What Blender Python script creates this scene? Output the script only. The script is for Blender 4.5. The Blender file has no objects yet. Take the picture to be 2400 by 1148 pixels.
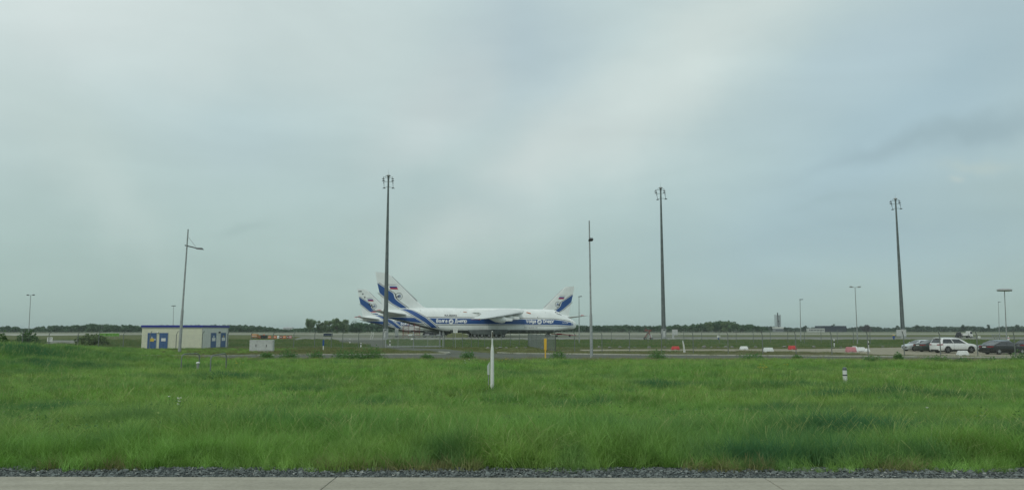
import bpy, math, random
import numpy as np
from mathutils import Vector, Matrix, Euler

random.seed(7)
RNG = np.random.default_rng(7)
SC = bpy.context.scene
COL = SC.collection
R = math.radians

# ------------------------------------------------------------------ camera
CAM_H = 2.6
F, CX, CY, HORIZON = 1800.0, 1200.0, 574.0, 775.0
PITCH = math.atan((HORIZON - CY) / F)
cam_data = bpy.data.cameras.new('camera')
cam_data.sensor_width = 36.0
cam_data.sensor_fit = 'HORIZONTAL'
cam_data.lens = 36.0 * F / 2400.0
cam_data.clip_start = 0.1
cam_data.clip_end = 20000
cam = bpy.data.objects.new('camera', cam_data)
COL.objects.link(cam)
cam.location = (0, 0, CAM_H)
cam.rotation_euler = (math.pi / 2 + PITCH, 0, 0)
SC.camera = cam

# ------------------------------------------------------------------ light and sky
SUN_EL, SUN_AZ = R(44), R(215)          # sun behind the camera, to its left, veiled by cloud
sun_dir = Vector((math.sin(SUN_AZ) * math.cos(SUN_EL), math.cos(SUN_AZ) * math.cos(SUN_EL), math.sin(SUN_EL)))
sd = bpy.data.lights.new('sun', 'SUN')
sd.energy = 1.0
sd.angle = R(12)
sd.color = (1.0, 0.985, 0.92)
sun = bpy.data.objects.new('sun', sd)
COL.objects.link(sun)
sun.rotation_euler = (-sun_dir).to_track_quat('-Z', 'Y').to_euler()
sun.location = (-30, -40, 80)

SC.view_settings.view_transform = 'Standard'
SC.view_settings.look = 'None'
SC.view_settings.gamma = 1.0
SC.view_settings.exposure = 0.0
SC.view_settings.use_curve_mapping = False


def lin(r, g, b):
    f = lambda c: (c / 255 / 12.92) if c <= 10 else ((c / 255 + 0.055) / 1.055) ** 2.4
    return (f(r), f(g), f(b))


world = bpy.data.worlds.new('World')
SC.world = world
world.use_nodes = True
wn, wl = world.node_tree.nodes, world.node_tree.links
wn.clear()


def wmath(op, a, b=None, c=None):
    n = wn.new('ShaderNodeMath')
    n.operation = op
    for i, v in enumerate((a, b, c)):
        if v is None:
            continue
        if isinstance(v, (int, float)):
            n.inputs[i].default_value = v
        else:
            wl.new(v, n.inputs[i])
    return n.outputs[0]


def build_sky():
    tc = wn.new('ShaderNodeTexCoord')
    sep = wn.new('ShaderNodeSeparateXYZ')
    wl.new(tc.outputs['Generated'], sep.inputs[0])
    x, y, z = sep.outputs
    el = wmath('ARCSINE', z)
    az = wmath('ARCTAN2', x, y)
    # a slow warp so that no cloud has a clean outline
    warp = wn.new('ShaderNodeTexNoise')
    warp.inputs['Scale'].default_value = 5.0
    warp.inputs['Detail'].default_value = 5.0
    warp.inputs['Roughness'].default_value = 0.55
    wl.new(tc.outputs['Generated'], warp.inputs['Vector'])
    wsep = wn.new('ShaderNodeSeparateXYZ')
    wl.new(warp.outputs['Color'], wsep.inputs[0])
    azw = wmath('ADD', az, wmath('MULTIPLY', wmath('SUBTRACT', wsep.outputs[0], 0.5), 0.16))
    elw = wmath('ADD', el, wmath('MULTIPLY', wmath('SUBTRACT', wsep.outputs[1], 0.5), 0.10))

    # vertical run of the overcast, horizon to zenith
    ramp = wn.new('ShaderNodeValToRGB')
    cr = ramp.color_ramp
    stops = [(0.0, (151, 174, 171)), (0.05, (157, 179, 177)), (0.12, (166, 187, 186)), (0.25, (179, 198, 200)),
             (0.42, (190, 206, 209)), (1.0, (212, 224, 228))]
    cr.elements[0].position, cr.elements[0].color = stops[0][0], (*lin(*stops[0][1]), 1)
    cr.elements[1].position, cr.elements[1].color = stops[-1][0], (*lin(*stops[-1][1]), 1)
    for p, c in stops[1:-1]:
        e = cr.elements.new(p)
        e.color = (*lin(*c), 1)
    wl.new(wmath('ABSOLUTE', elw), ramp.inputs[0])
    col = ramp.outputs[0]

    def lobe(ax, ay, rot, sa, sb):
        ca, sa_ = math.cos(rot), math.sin(rot)
        dx = wmath('SUBTRACT', azw, ax)
        dy = wmath('SUBTRACT', elw, ay)
        p = wmath('ADD', wmath('MULTIPLY', dx, ca / sa), wmath('MULTIPLY', dy, sa_ / sa))
        q = wmath('ADD', wmath('MULTIPLY', dx, -sa_ / sb), wmath('MULTIPLY', dy, ca / sb))
        r2 = wmath('ADD', wmath('MULTIPLY', p, p), wmath('MULTIPLY', q, q))
        return wmath('EXPONENT', wmath('MULTIPLY', r2, -1.0))

    def mix(fac, c, k):
        nonlocal col
        m = wn.new('ShaderNodeMix')
        m.data_type = 'RGBA'
        wl.new(wmath('MULTIPLY', fac, k), m.inputs[0])
        wl.new(col, m.inputs[6])
        m.inputs[7].default_value = (*lin(*c), 1)
        col = m.outputs[2]

    # broad soft clouds of the overcast: (azimuth, elevation, tilt, length, breadth), colour, strength
    for (a, e, r, s1, s2), c, k in [
        ((-0.56, 0.40, 0.3, 0.34, 0.14), (212, 222, 223), 0.85),
        ((-0.20, 0.33, -0.2, 0.25, 0.09), (199, 212, 213), 0.5),
        ((0.02, 0.36, -0.5, 0.10, 0.11), (172, 191, 201), 0.75),
        ((0.03, 0.21, 0.62, 0.20, 0.05), (200, 210, 210), 0.75),
        ((0.24, 0.34, 0.72, 0.22, 0.055), (203, 214, 213), 0.8),
        ((-0.10, 0.27, 0.9, 0.12, 0.04), (196, 206, 208), 0.5),
        ((-0.34, 0.24, -0.1, 0.12, 0.05), (176, 196, 202), 0.6),
        ((-0.06, 0.17, 0.0, 0.16, 0.03), (169, 191, 194), 0.5),
        ((-0.53, 0.19, -0.8, 0.13, 0.035), (188, 204, 203), 0.6),
        ((0.50, 0.24, 0.55, 0.30, 0.10), (160, 184, 196), 0.85),
        ((0.47, 0.33, 0.35, 0.16, 0.05), (172, 193, 204), 0.6),
        ((0.48, 0.205, 0.10, 0.12, 0.011), (149, 170, 179), 0.65),
        ((0.55, 0.215, 0.16, 0.10, 0.014), (150, 172, 180), 0.55),
        ((0.545, 0.180, 0.0, 0.030, 0.006), (178, 193, 191), 0.7),
        ((0.522, 0.167, 0.2, 0.006, 0.004), (186, 198, 196), 0.8),
        ((0.40, 0.150, 0.05, 0.05, 0.006), (156, 178, 184), 0.5),
        ((0.44, 0.118, 0.0, 0.06, 0.007), (150, 172, 179), 0.5),
        ((0.57, 0.160, 0.0, 0.06, 0.016), (160, 180, 182), 0.6),
        ((0.45, 0.10, 0.0, 0.20, 0.05), (150, 173, 182), 0.75),
        ((-0.33, 0.135, 0.2, 0.030, 0.006), (152, 173, 173), 0.45),
    ]:
        mix(lobe(a, e, r, s1, s2), c, k)
    # finer streaks
    mp = wn.new('ShaderNodeMapping')
    mp.inputs['Rotation'].default_value = (0, R(-28), R(12))
    mp.inputs['Scale'].default_value = (2.2, 2.2, 7.5)
    wl.new(tc.outputs['Generated'], mp.inputs['Vector'])
    st = wn.new('ShaderNodeTexNoise')
    st.inputs['Scale'].default_value = 1.6
    st.inputs['Detail'].default_value = 6.0
    st.inputs['Roughness'].default_value = 0.5
    st.inputs['Distortion'].default_value = 0.4
    wl.new(mp.outputs[0], st.inputs['Vector'])
    k = wmath('ADD', wmath('MULTIPLY', wmath('SUBTRACT', st.outputs[0], 0.5), 0.26), 1.0)
    vm = wn.new('ShaderNodeVectorMath')
    vm.operation = 'SCALE'
    wl.new(col, vm.inputs[0])
    wl.new(k, vm.inputs['Scale'])
    tint = wn.new('ShaderNodeVectorMath')
    tint.operation = 'MULTIPLY'
    wl.new(vm.outputs[0], tint.inputs[0])
    tint.inputs[1].default_value = (1.0, 1.010, 0.972)
    bg = wn.new('ShaderNodeBackground')
    wl.new(tint.outputs[0], bg.inputs[0])
    bg.inputs[1].default_value = 1.09
    sky = wn.new('ShaderNodeTexSky')
    sky.sky_type = 'NISHITA'
    sky.sun_disc = False
    sky.sun_elevation = SUN_EL
    sky.sun_rotation = SUN_AZ
    bs = wn.new('ShaderNodeBackground')
    wl.new(sky.outputs[0], bs.inputs[0])
    bs.inputs[1].default_value = 0.10
    ms = wn.new('ShaderNodeMixShader')
    ms.inputs[0].default_value = 0.93      # cloud cover
    wl.new(bs.outputs[0], ms.inputs[1])
    wl.new(bg.outputs[0], ms.inputs[2])
    out = wn.new('ShaderNodeOutputWorld')
    wl.new(ms.outputs[0], out.inputs[0])


build_sky()
try:
    world.cycles.sampling_method = 'MANUAL'
    world.cycles.sample_map_resolution = 512
except Exception:
    pass


# ------------------------------------------------------------------ pixel helpers (survey of the photo -> metres)
def ray(px, py):
    r = (px - CX) / F
    u = (CY - py) / F
    return r, math.cos(PITCH) - math.sin(PITCH) * u, math.sin(PITCH) + math.cos(PITCH) * u


def at(px, py, Y):
    a, b, c = ray(px, py)
    t = Y / b
    return Vector((a * t, Y, CAM_H + c * t))


def sst(a, b, x):
    t = min(1.0, max(0.0, (x - a) / (b - a)))
    return t * t * (3 - 2 * t)


def hgt(X, Y):
    z = 0.85 * (1 - sst(9.8, 25.0, Y)) + 0.5 * sst(126.0, 176.0, Y)
    z += 1.30 * sst(-24.0, -40.0, X) * math.exp(-((Y - 62.0) / 19.0) ** 2)
    z += 0.10 * math.sin(X * 0.31 + 1.3) * math.sin(Y * 0.23) * sst(12, 22, Y) * (1 - sst(52, 64, Y))
    return z


def G(px, py, dz=0.0):
    lo, hi = 3.0, 9000.0
    a, b, c = ray(px, py)
    f = lambda Y: CAM_H + c / b * Y - hgt(a / b * Y, Y) - dz
    Y = 9.0
    step = 1.02
    while Y < hi and f(Y) > 0:
        Y = Y * step
    lo, hi = Y / step, Y
    for _ in range(30):
        m = (lo + hi) / 2
        if f(m) > 0:
            lo = m
        else:
            hi = m
    return Vector((a / b * hi, hi, hgt(a / b * hi, hi)))


def base(px, Y):
    """ground point seen in column px at depth Y"""
    X = (px - CX) / F * Y * 1.0
    for _ in range(6):
        z = hgt(X, Y)
        # a point on the ground at depth Y: camera-space depth is Y cos p + (z-h) sin p
        d = Y * math.cos(PITCH) + (z - CAM_H) * math.sin(PITCH)
        X = (px - CX) / F * d
    return Vector((X, Y, hgt(X, Y)))


# ------------------------------------------------------------------ materials
MATS = {}


def mat(name, rgb, rough=0.6, metal=0.0, var=0.10, scale=4.0, bump=0.0, spec=0.4, streak=0.0, rgb2=None, coat=0.0, world_co=False):
    if name in MATS:
        return MATS[name]
    m = bpy.data.materials.new(name)
    m.use_nodes = True
    nt = m.node_tree
    n, l = nt.nodes, nt.links
    b = n['Principled BSDF']
    b.inputs['Roughness'].default_value = rough
    b.inputs['Metallic'].default_value = metal
    b.inputs['Specular IOR Level'].default_value = spec
    if coat:
        b.inputs['Coat Weight'].default_value = coat
        b.inputs['Coat Roughness'].default_value = 0.08
    if world_co:
        g = n.new('ShaderNodeNewGeometry')
        vec = g.outputs['Position']
    else:
        g = n.new('ShaderNodeTexCoord')
        vec = g.outputs['Object']
    t = n.new('ShaderNodeTexNoise')
    t.inputs['Scale'].default_value = scale
    t.inputs['Detail'].default_value = 6.0
    t.inputs['Roughness'].default_value = 0.62
    l.new(vec, t.inputs['Vector'])
    mx = n.new('ShaderNodeMix')
    mx.data_type = 'RGBA'
    c2 = rgb2 if rgb2 else tuple(c * (1 - 2 * var) for c in rgb)
    c1 = rgb if rgb2 else tuple(min(1, c * (1 + var)) for c in rgb)
    mx.inputs[6].default_value = (*c1, 1)
    mx.inputs[7].default_value = (*c2, 1)
    rp = n.new('ShaderNodeMapRange')
    rp.inputs[1].default_value = 0.3
    rp.inputs[2].default_value = 0.7
    l.new(t.outputs[0], rp.inputs[0])
    fac = rp.outputs[0]
    if streak:
        mp = n.new('ShaderNodeMapping')
        mp.inputs['Scale'].default_value = (6, 6, 0.35)
        l.new(vec, mp.inputs[0])
        t2 = n.new('ShaderNodeTexNoise')
        t2.inputs['Scale'].default_value = scale
        t2.inputs['Detail'].default_value = 4
        l.new(mp.outputs[0], t2.inputs['Vector'])
        a = n.new('ShaderNodeMath')
        a.operation = 'MULTIPLY_ADD'
        l.new(t2.outputs[0], a.inputs[0])
        a.inputs[1].default_value = streak
        l.new(fac, a.inputs[2])
        s = n.new('ShaderNodeMath')
        s.operation = 'SUBTRACT'
        s.use_clamp = True
        l.new(a.outputs[0], s.inputs[0])
        s.inputs[1].default_value = streak * 0.5
        fac = s.outputs[0]
    l.new(fac, mx.inputs[0])
    l.new(mx.outputs[2], b.inputs['Base Color'])
    if bump:
        bp = n.new('ShaderNodeBump')
        bp.inputs['Strength'].default_value = bump
        bp.inputs['Distance'].default_value = 0.05
        l.new(t.outputs[0], bp.inputs['Height'])
        l.new(bp.outputs[0], b.inputs['Normal'])
    MATS[name] = m
    return m


def leaf_mat(name, c1, c2, c3=None, trans=0.35, wscale=0.12, tone=False, fine=3.0):
    """foliage: colour wanders over the place, light comes through"""
    m = bpy.data.materials.new(name)
    m.use_nodes = True
    n, l = m.node_tree.nodes, m.node_tree.links
    n.clear()
    g = n.new('ShaderNodeNewGeometry')
    t = n.new('ShaderNodeTexNoise')
    t.inputs['Scale'].default_value = wscale
    t.inputs['Detail'].default_value = 5
    t.inputs['Roughness'].default_value = 0.6
    l.new(g.outputs['Position'], t.inputs['Vector'])
    rp = n.new('ShaderNodeMapRange')
    rp.inputs[1].default_value = 0.32
    rp.inputs[2].default_value = 0.68
    l.new(t.outputs[0], rp.inputs[0])
    mx = n.new('ShaderNodeMix')
    mx.data_type = 'RGBA'
    mx.inputs[6].default_value = (*c1, 1)
    mx.inputs[7].default_value = (*c2, 1)
    l.new(rp.outputs[0], mx.inputs[0])
    col = mx.outputs[2]
    # per-leaf variation
    t2 = n.new('ShaderNodeTexNoise')
    t2.inputs['Scale'].default_value = fine
    t2.inputs['Detail'].default_value = 3
    l.new(g.outputs['Position'], t2.inputs['Vector'])
    hs = n.new('ShaderNodeHueSaturation')
    r2 = n.new('ShaderNodeMapRange')
    r2.inputs[1].default_value = 0.25
    r2.inputs[2].default_value = 0.75
    r2.inputs[3].default_value = 0.68
    r2.inputs[4].default_value = 1.32
    l.new(t2.outputs[0], r2.inputs[0])
    l.new(r2.outputs[0], hs.inputs['Value'])
    l.new(col, hs.inputs['Color'])
    col = hs.outputs[0]
    if tone:
        oi = n.new('ShaderNodeObjectInfo')
        r4 = n.new('ShaderNodeMapRange')
        r4.inputs[3].default_value = 0.66
        r4.inputs[4].default_value = 1.34
        l.new(oi.outputs['Random'], r4.inputs[0])
        h4 = n.new('ShaderNodeHueSaturation')
        l.new(r4.outputs[0], h4.inputs['Value'])
        l.new(col, h4.inputs['Color'])
        r5 = n.new('ShaderNodeMapRange')
        r5.inputs[3].default_value = 1.06
        r5.inputs[4].default_value = 0.90
        l.new(oi.outputs['Random'], r5.inputs[0])
        l.new(r5.outputs[0], h4.inputs['Saturation'])
        col = h4.outputs[0]
        at_ = n.new('ShaderNodeAttribute')
        at_.attribute_type = 'INSTANCER'
        at_.attribute_name = 'tone'
        m2 = n.new('ShaderNodeMix')
        m2.data_type = 'RGBA'
        l.new(at_.outputs['Fac'], m2.inputs[0])
        l.new(col, m2.inputs[6])
        m2.inputs[7].default_value = (*c3, 1)
        col = m2.outputs[2]
    d = n.new('ShaderNodeBsdfDiffuse')
    tr = n.new('ShaderNodeBsdfTranslucent')
    gl = n.new('ShaderNodeBsdfGlossy')
    gl.inputs['Roughness'].default_value = 0.5
    gl.inputs['Color'].default_value = (0.5, 0.5, 0.5, 1)
    l.new(col, d.inputs[0])
    l.new(col, tr.inputs[0])
    ms = n.new('ShaderNodeMixShader')
    ms.inputs[0].default_value = trans
    l.new(d.outputs[0], ms.inputs[1])
    l.new(tr.outputs[0], ms.inputs[2])
    m3 = n.new('ShaderNodeMixShader')
    m3.inputs[0].default_value = 0.03
    l.new(ms.outputs[0], m3.inputs[1])
    l.new(gl.outputs[0], m3.inputs[2])
    o = n.new('ShaderNodeOutputMaterial')
    l.new(m3.outputs[0], o.inputs[0])
    return m


# ------------------------------------------------------------------ mesh builder
class MB:
    def __init__(self):
        self.v, self.f, self.mi = [], [], []
        self.m = 0

    def add(self, vs, fs):
        o = len(self.v)
        self.v += [tuple(p) for p in vs]
        for f in fs:
            self.f.append([i + o for i in f])
            self.mi.append(self.m)
        return self

    def box(self, x0, x1, y0, y1, z0, z1):
        v = [(x, y, z) for z in (z0, z1) for y in (y0, y1) for x in (x0, x1)]
        return self.add(v, [(0, 2, 3, 1), (4, 5, 7, 6), (0, 1, 5, 4), (2, 6, 7, 3), (0, 4, 6, 2), (1, 3, 7, 5)])

    def hexa(self, bottom, top):
        """eight-corner solid: four bottom points (counter-clockwise from above), four top points"""
        return self.add(list(bottom) + list(top), [(3, 2, 1, 0), (4, 5, 6, 7), (0, 1, 5, 4), (1, 2, 6, 5), (2, 3, 7, 6), (3, 0, 4, 7)])

    def tube(self, pts, radii, n=8, caps=True):
        pts = [Vector(p) for p in pts]
        if isinstance(radii, (int, float)):
            radii = [radii] * len(pts)
        vs, fs = [], []
        up0 = None
        for i, p in enumerate(pts):
            d = (pts[min(i + 1, len(pts) - 1)] - pts[max(i - 1, 0)]).normalized()
            if up0 is None:
                a = Vector((0, 0, 1)) if abs(d.z) < 0.9 else Vector((1, 0, 0))
                u = d.cross(a).normalized()
            else:
                u = (up0 - d * up0.dot(d)).normalized()
            up0 = u
            w = d.cross(u)
            for k in range(n):
                an = 2 * math.pi * k / n
                vs.append(p + (u * math.cos(an) + w * math.sin(an)) * radii[i])
        for i in range(len(pts) - 1):
            for k in range(n):
                a, b = i * n + k, i * n + (k + 1) % n
                fs.append((a, b, b + n, a + n))
        if caps:
            fs.append(tuple(range(n - 1, -1, -1)))
            fs.append(tuple((len(pts) - 1) * n + k for k in range(n)))
        return self.add(vs, fs)

    def lathe(self, prof, n=16, c=(0, 0, 0)):
        vs, fs = [], []
        for r, z in prof:
            for k in range(n):
                a = 2 * math.pi * k / n
                vs.append((c[0] + r * math.cos(a), c[1] + r * math.sin(a), c[2] + z))
        for i in range(len(prof) - 1):
            for k in range(n):
                a, b = i * n + k, i * n + (k + 1) % n
                fs.append((a, b, b + n, a + n))
        fs.append(tuple(range(n - 1, -1, -1)))
        fs.append(tuple((len(prof) - 1) * n + k for k in range(n)))
        return self.add(vs, fs)

    def prism(self, poly, a, b, axis='y'):
        """poly: 2-D outline (x,z) pushed from a to b along y (or (y,z) along x)"""
        n = len(poly)
        P = (lambda p, t: (p[0], t, p[1])) if axis == 'y' else ((lambda p, t: (t, p[0], p[1])) if axis == 'x' else (lambda p, t: (p[0], p[1], t)))
        vs = [P(p, a) for p in poly] + [P(p, b) for p in poly]
        fs = [tuple(range(n)), tuple(range(2 * n - 1, n - 1, -1))]
        fs += [(i, i + n, (i + 1) % n + n, (i + 1) % n) for i in range(n)]
        return self.add(vs, fs)

    def blob(self, c, r, seed=0, rough=0.18, n=10, m=7):
        rr = random.Random(seed)
        ph = [rr.uniform(0, 6.28) for _ in range(6)]
        vs, fs = [], []
        for j in range(m + 1):
            th = math.pi * j / m
            for k in range(n):
                a = 2 * math.pi * k / n
                d = Vector((math.sin(th) * math.cos(a), math.sin(th) * math.sin(a), math.cos(th)))
                s = 1 + rough * (math.sin(3 * d.x + ph[0]) + math.sin(4 * d.y + ph[1]) + math.sin(5 * d.z + ph[2]) + rr.uniform(-.4, .4)) / 2
                vs.append((c[0] + d.x * r[0] * s, c[1] + d.y * r[1] * s, c[2] + d.z * r[2] * s))
        for j in range(m):
            for k in range(n):
                a, b = j * n + k, j * n + (k + 1) % n
                fs.append((a, a + n, b + n, b))
        return self.add(vs, fs)

    def mesh(self, name, mats, smooth=None):
        me = bpy.data.meshes.new(name)
        me.from_pydata(self.v, [], self.f)
        if not isinstance(mats, (list, tuple)):
            mats = [mats]
        for m in mats:
            me.materials.append(m)
        if len(mats) > 1:
            me.polygons.foreach_set('material_index', self.mi)
        me.update()
        if smooth is not None:
            me.polygons.foreach_set('use_smooth', [True] * len(me.polygons))
            me.set_sharp_from_angle(angle=R(smooth))
        return me

    def build(self, name, mats, parent=None, smooth=35, bevel=0.0, loc=None):
        o = bpy.data.objects.new(name, self.mesh(name, mats, smooth))
        COL.objects.link(o)
        if parent:
            o.parent = parent
        if loc is not None:
            o.location = loc
        if bevel:
            bv = o.modifiers.new('bevel', 'BEVEL')
            bv.width = bevel
            bv.segments = 2
            bv.limit_method = 'ANGLE'
            bv.angle_limit = R(35)
        return o


def empty(name, loc, rz=0.0):
    o = bpy.data.objects.new(name, None)
    o.empty_display_size = 0.3
    COL.objects.link(o)
    o.location = loc
    o.rotation_euler = (0, 0, rz)
    return o


def tag(o, label=None, cat=None, group=None, kind=None):
    for k, v in (('label', label), ('category', cat), ('group', group), ('kind', kind)):
        if v:
            o[k] = v
    return o


def thing(name, label, cat, loc, rz=0.0, group=None):
    return tag(empty(name, loc, rz), label, cat, group)


def copy_tree(o, parent=None):
    c = o.copy()
    COL.objects.link(c)
    c.parent = parent
    for ch in [x for x in o.children]:
        copy_tree(ch, c)
    return c


def share(src, parent, loc=(0, 0, 0), rz=0.0):
    """another part that shares its mesh with src"""
    c = src.copy()
    COL.objects.link(c)
    c.parent = parent
    c.location = loc
    c.rotation_euler = (0, 0, rz)
    return c


def np_mesh(name, V, Fq, mats, fi=None):
    """fast mesh from numpy arrays; Fq has 3 or 4 columns"""
    me = bpy.data.meshes.new(name)
    k = Fq.shape[1]
    me.vertices.add(len(V))
    me.vertices.foreach_set('co', np.ascontiguousarray(V, dtype=np.float32).ravel())
    me.loops.add(Fq.size)
    me.loops.foreach_set('vertex_index', Fq.ravel().astype(np.int32))
    me.polygons.add(len(Fq))
    me.polygons.foreach_set('loop_start', np.arange(0, Fq.size, k, dtype=np.int32))
    for m in (mats if isinstance(mats, (list, tuple)) else [mats]):
        me.materials.append(m)
    if fi is not None:
        me.polygons.foreach_set('material_index', fi.astype(np.int32))
    me.update(calc_edges=True)
    return me


def leaf_quads(C, S, flat=0.0, aspect=0.6, rng=RNG):
    """one quad leaf (or spray of leaves) at each centre, turned at random"""
    n = len(C)
    a = rng.normal(size=(n, 3))
    a /= np.linalg.norm(a, axis=1)[:, None]
    b = rng.normal(size=(n, 3))
    b[:, 2] *= (1 - flat)
    b -= a * (a * b).sum(1)[:, None]
    b /= np.linalg.norm(b, axis=1)[:, None]
    a, b = a * S[:, None] * 0.5, b * S[:, None] * 0.5 * aspect
    V = np.stack([C - a, C - b * 1.0 + a * 0.15, C + a, C + b + a * 0.15], 1).reshape(-1, 3)
    Fq = np.arange(4 * n).reshape(-1, 4)
    return V, Fq


def text_mesh(body, size, mt, bold=0.0, shear=0.0, align='LEFT', sx=1.0):
    cu = bpy.data.curves.new('lettering', 'FONT')
    cu.body = body
    cu.size = size
    cu.align_x = align
    cu.offset = bold
    cu.shear = shear
    cu.resolution_u = 3
    o = bpy.data.objects.new('lettering', cu)
    COL.objects.link(o)
    bpy.context.view_layer.update()
    dg = bpy.context.evaluated_depsgraph_get()
    me = bpy.data.meshes.new_from_object(o.evaluated_get(dg))
    bpy.data.objects.remove(o)
    bpy.data.curves.remove(cu)
    me.materials.clear()
    me.materials.append(mt)
    if sx != 1.0:
        for v in me.vertices:
            v.co.x *= sx
    return me


# ------------------------------------------------------------------ scattering of ground cover (stuff only)
def make_sources(cname, meshes):
    c = bpy.data.collections.new(cname)
    for i, me in enumerate(meshes):
        o = bpy.data.objects.new('source_%02d_%s' % (i, cname), me)
        c.objects.link(o)
    return c


def scatter(name, P, rot, scl, idx, tone, sources, kind='stuff'):
    me = bpy.data.meshes.new(name)
    n = len(P)
    me.vertices.add(n)
    me.vertices.foreach_set('co', np.ascontiguousarray(P, dtype=np.float32).ravel())
    for nm, ty, arr, key in (('rot', 'FLOAT_VECTOR', rot, 'vector'), ('scl', 'FLOAT_VECTOR', scl, 'vector'),
                             ('idx', 'INT', idx, 'value'), ('tone', 'FLOAT', tone, 'value')):
        a = me.attributes.new(nm, ty, 'POINT')
        a.data.foreach_set(key, np.ascontiguousarray(arr, dtype=np.int32 if ty == 'INT' else np.float32).ravel())
    o = bpy.data.objects.new(name, me)
    COL.objects.link(o)
    ng = bpy.data.node_groups.new(name + '_scatter', 'GeometryNodeTree')
    ng.interface.new_socket('Geometry', in_out='INPUT', socket_type='NodeSocketGeometry')
    ng.interface.new_socket('Geometry', in_out='OUTPUT', socket_type='NodeSocketGeometry')
    N, L = ng.nodes, ng.links
    gi, go = N.new('NodeGroupInput'), N.new('NodeGroupOutput')
    ip = N.new('GeometryNodeInstanceOnPoints')
    ci = N.new('GeometryNodeCollectionInfo')
    ci.inputs[0].default_value = sources
    ci.inputs['Separate Children'].default_value = True
    ci.inputs['Reset Children'].default_value = True

    def na(nm, ty):
        q = N.new('GeometryNodeInputNamedAttribute')
        q.data_type = ty
        q.inputs['Name'].default_value = nm
        return q.outputs['Attribute']
    L.new(gi.outputs[0], ip.inputs['Points'])
    L.new(ci.outputs[0], ip.inputs['Instance'])
    ip.inputs['Pick Instance'].default_value = True
    L.new(na('idx', 'INT'), ip.inputs['Instance Index'])
    L.new(na('rot', 'FLOAT_VECTOR'), ip.inputs['Rotation'])
    L.new(na('scl', 'FLOAT_VECTOR'), ip.inputs['Scale'])
    L.new(ip.outputs[0], go.inputs[0])
    md = o.modifiers.new('scatter', 'NODES')
    md.node_group = ng
    tag(o, kind=kind)
    return o

# ================================================================== SETTING
def ground_material():
    m = bpy.data.materials.new('meadow_soil')
    m.use_nodes = True
    n, l = m.node_tree.nodes, m.node_tree.links
    b = n['Principled BSDF']
    b.inputs['Roughness'].default_value = 0.95
    b.inputs['Specular IOR Level'].default_value = 0.1
    g = n.new('ShaderNodeNewGeometry')
    sp = n.new('ShaderNodeSeparateXYZ')
    l.new(g.outputs['Position'], sp.inputs[0])
    t1 = n.new('ShaderNodeTexNoise')
    t1.inputs['Scale'].default_value = 0.07
    t1.inputs['Detail'].default_value = 8
    t1.inputs['Roughness'].default_value = 0.65
    l.new(g.outputs['Position'], t1.inputs['Vector'])
    t2 = n.new('ShaderNodeTexNoise')
    t2.inputs['Scale'].default_value = 1.7
    t2.inputs['Detail'].default_value = 8
    t2.inputs['Roughness'].default_value = 0.7
    l.new(g.outputs['Position'], t2.inputs['Vector'])
    # which cover grows where runs with the distance from the road
    a = n.new('ShaderNodeMath')
    a.operation = 'MULTIPLY_ADD'
    l.new(t1.outputs[0], a.inputs[0])
    a.inputs[1].default_value = 16.0
    l.new(sp.outputs[1], a.inputs[2])
    mr = n.new('ShaderNodeMapRange')
    mr.inputs[1].default_value = 8.0
    mr.inputs[2].default_value = 408.0
    l.new(a.outputs[0], mr.inputs[0])
    rp = n.new('ShaderNodeValToRGB')
    cr = rp.color_ramp
    green, lush, olive, brown, far = (0.075, 0.115, 0.032), (0.058, 0.105, 0.030), (0.105, 0.125, 0.050), (0.135, 0.125, 0.066), (0.090, 0.112, 0.045)
    S = [(0, green), (62, green), (74, olive), (88, brown), (112, olive), (132, lush), (180, lush), (190, olive), (300, olive), (400, far)]
    cr.elements[0].position, cr.elements[0].color = 0, (*S[0][1], 1)
    cr.elements[1].position, cr.elements[1].color = 1, (*S[-1][1], 1)
    for p, c in S[1:-1]:
        e = cr.elements.new(p / 400)
        e.color = (*c, 1)
    l.new(mr.outputs[0], rp.inputs[0])
    mx = n.new('ShaderNodeMix')
    mx.data_type = 'RGBA'
    mx.blend_type = 'MULTIPLY'
    mx.inputs[0].default_value = 1
    r2 = n.new('ShaderNodeValToRGB')
    r2.color_ramp.elements[0].position, r2.color_ramp.elements[0].color = 0.3, (0.62, 0.66, 0.6, 1)
    r2.color_ramp.elements[1].position, r2.color_ramp.elements[1].color = 0.72, (1.25, 1.2, 1.15, 1)
    l.new(t2.outputs[0], r2.inputs[0])
    l.new(rp.outputs[0], mx.inputs[6])
    l.new(r2.outputs[0], mx.inputs[7])
    # bare, dry patches
    m2 = n.new('ShaderNodeMix')
    m2.data_type = 'RGBA'
    r3 = n.new('ShaderNodeMapRange')
    r3.inputs[1].default_value = 0.56
    r3.inputs[2].default_value = 0.70
    r3.inputs[4].default_value = 0.6
    l.new(t1.outputs[0], r3.inputs[0])
    l.new(r3.outputs[0], m2.inputs[0])
    l.new(mx.outputs[2], m2.inputs[6])
    m2.inputs[7].default_value = (0.15, 0.135, 0.075, 1)
    l.new(m2.outputs[2], b.inputs['Base Color'])
    bp = n.new('ShaderNodeBump')
    bp.inputs['Strength'].default_value = 0.6
    bp.inputs['Distance'].default_value = 0.12
    l.new(t2.outputs[0], bp.inputs['Height'])
    l.new(bp.outputs[0], b.inputs['Normal'])
    return m


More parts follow.
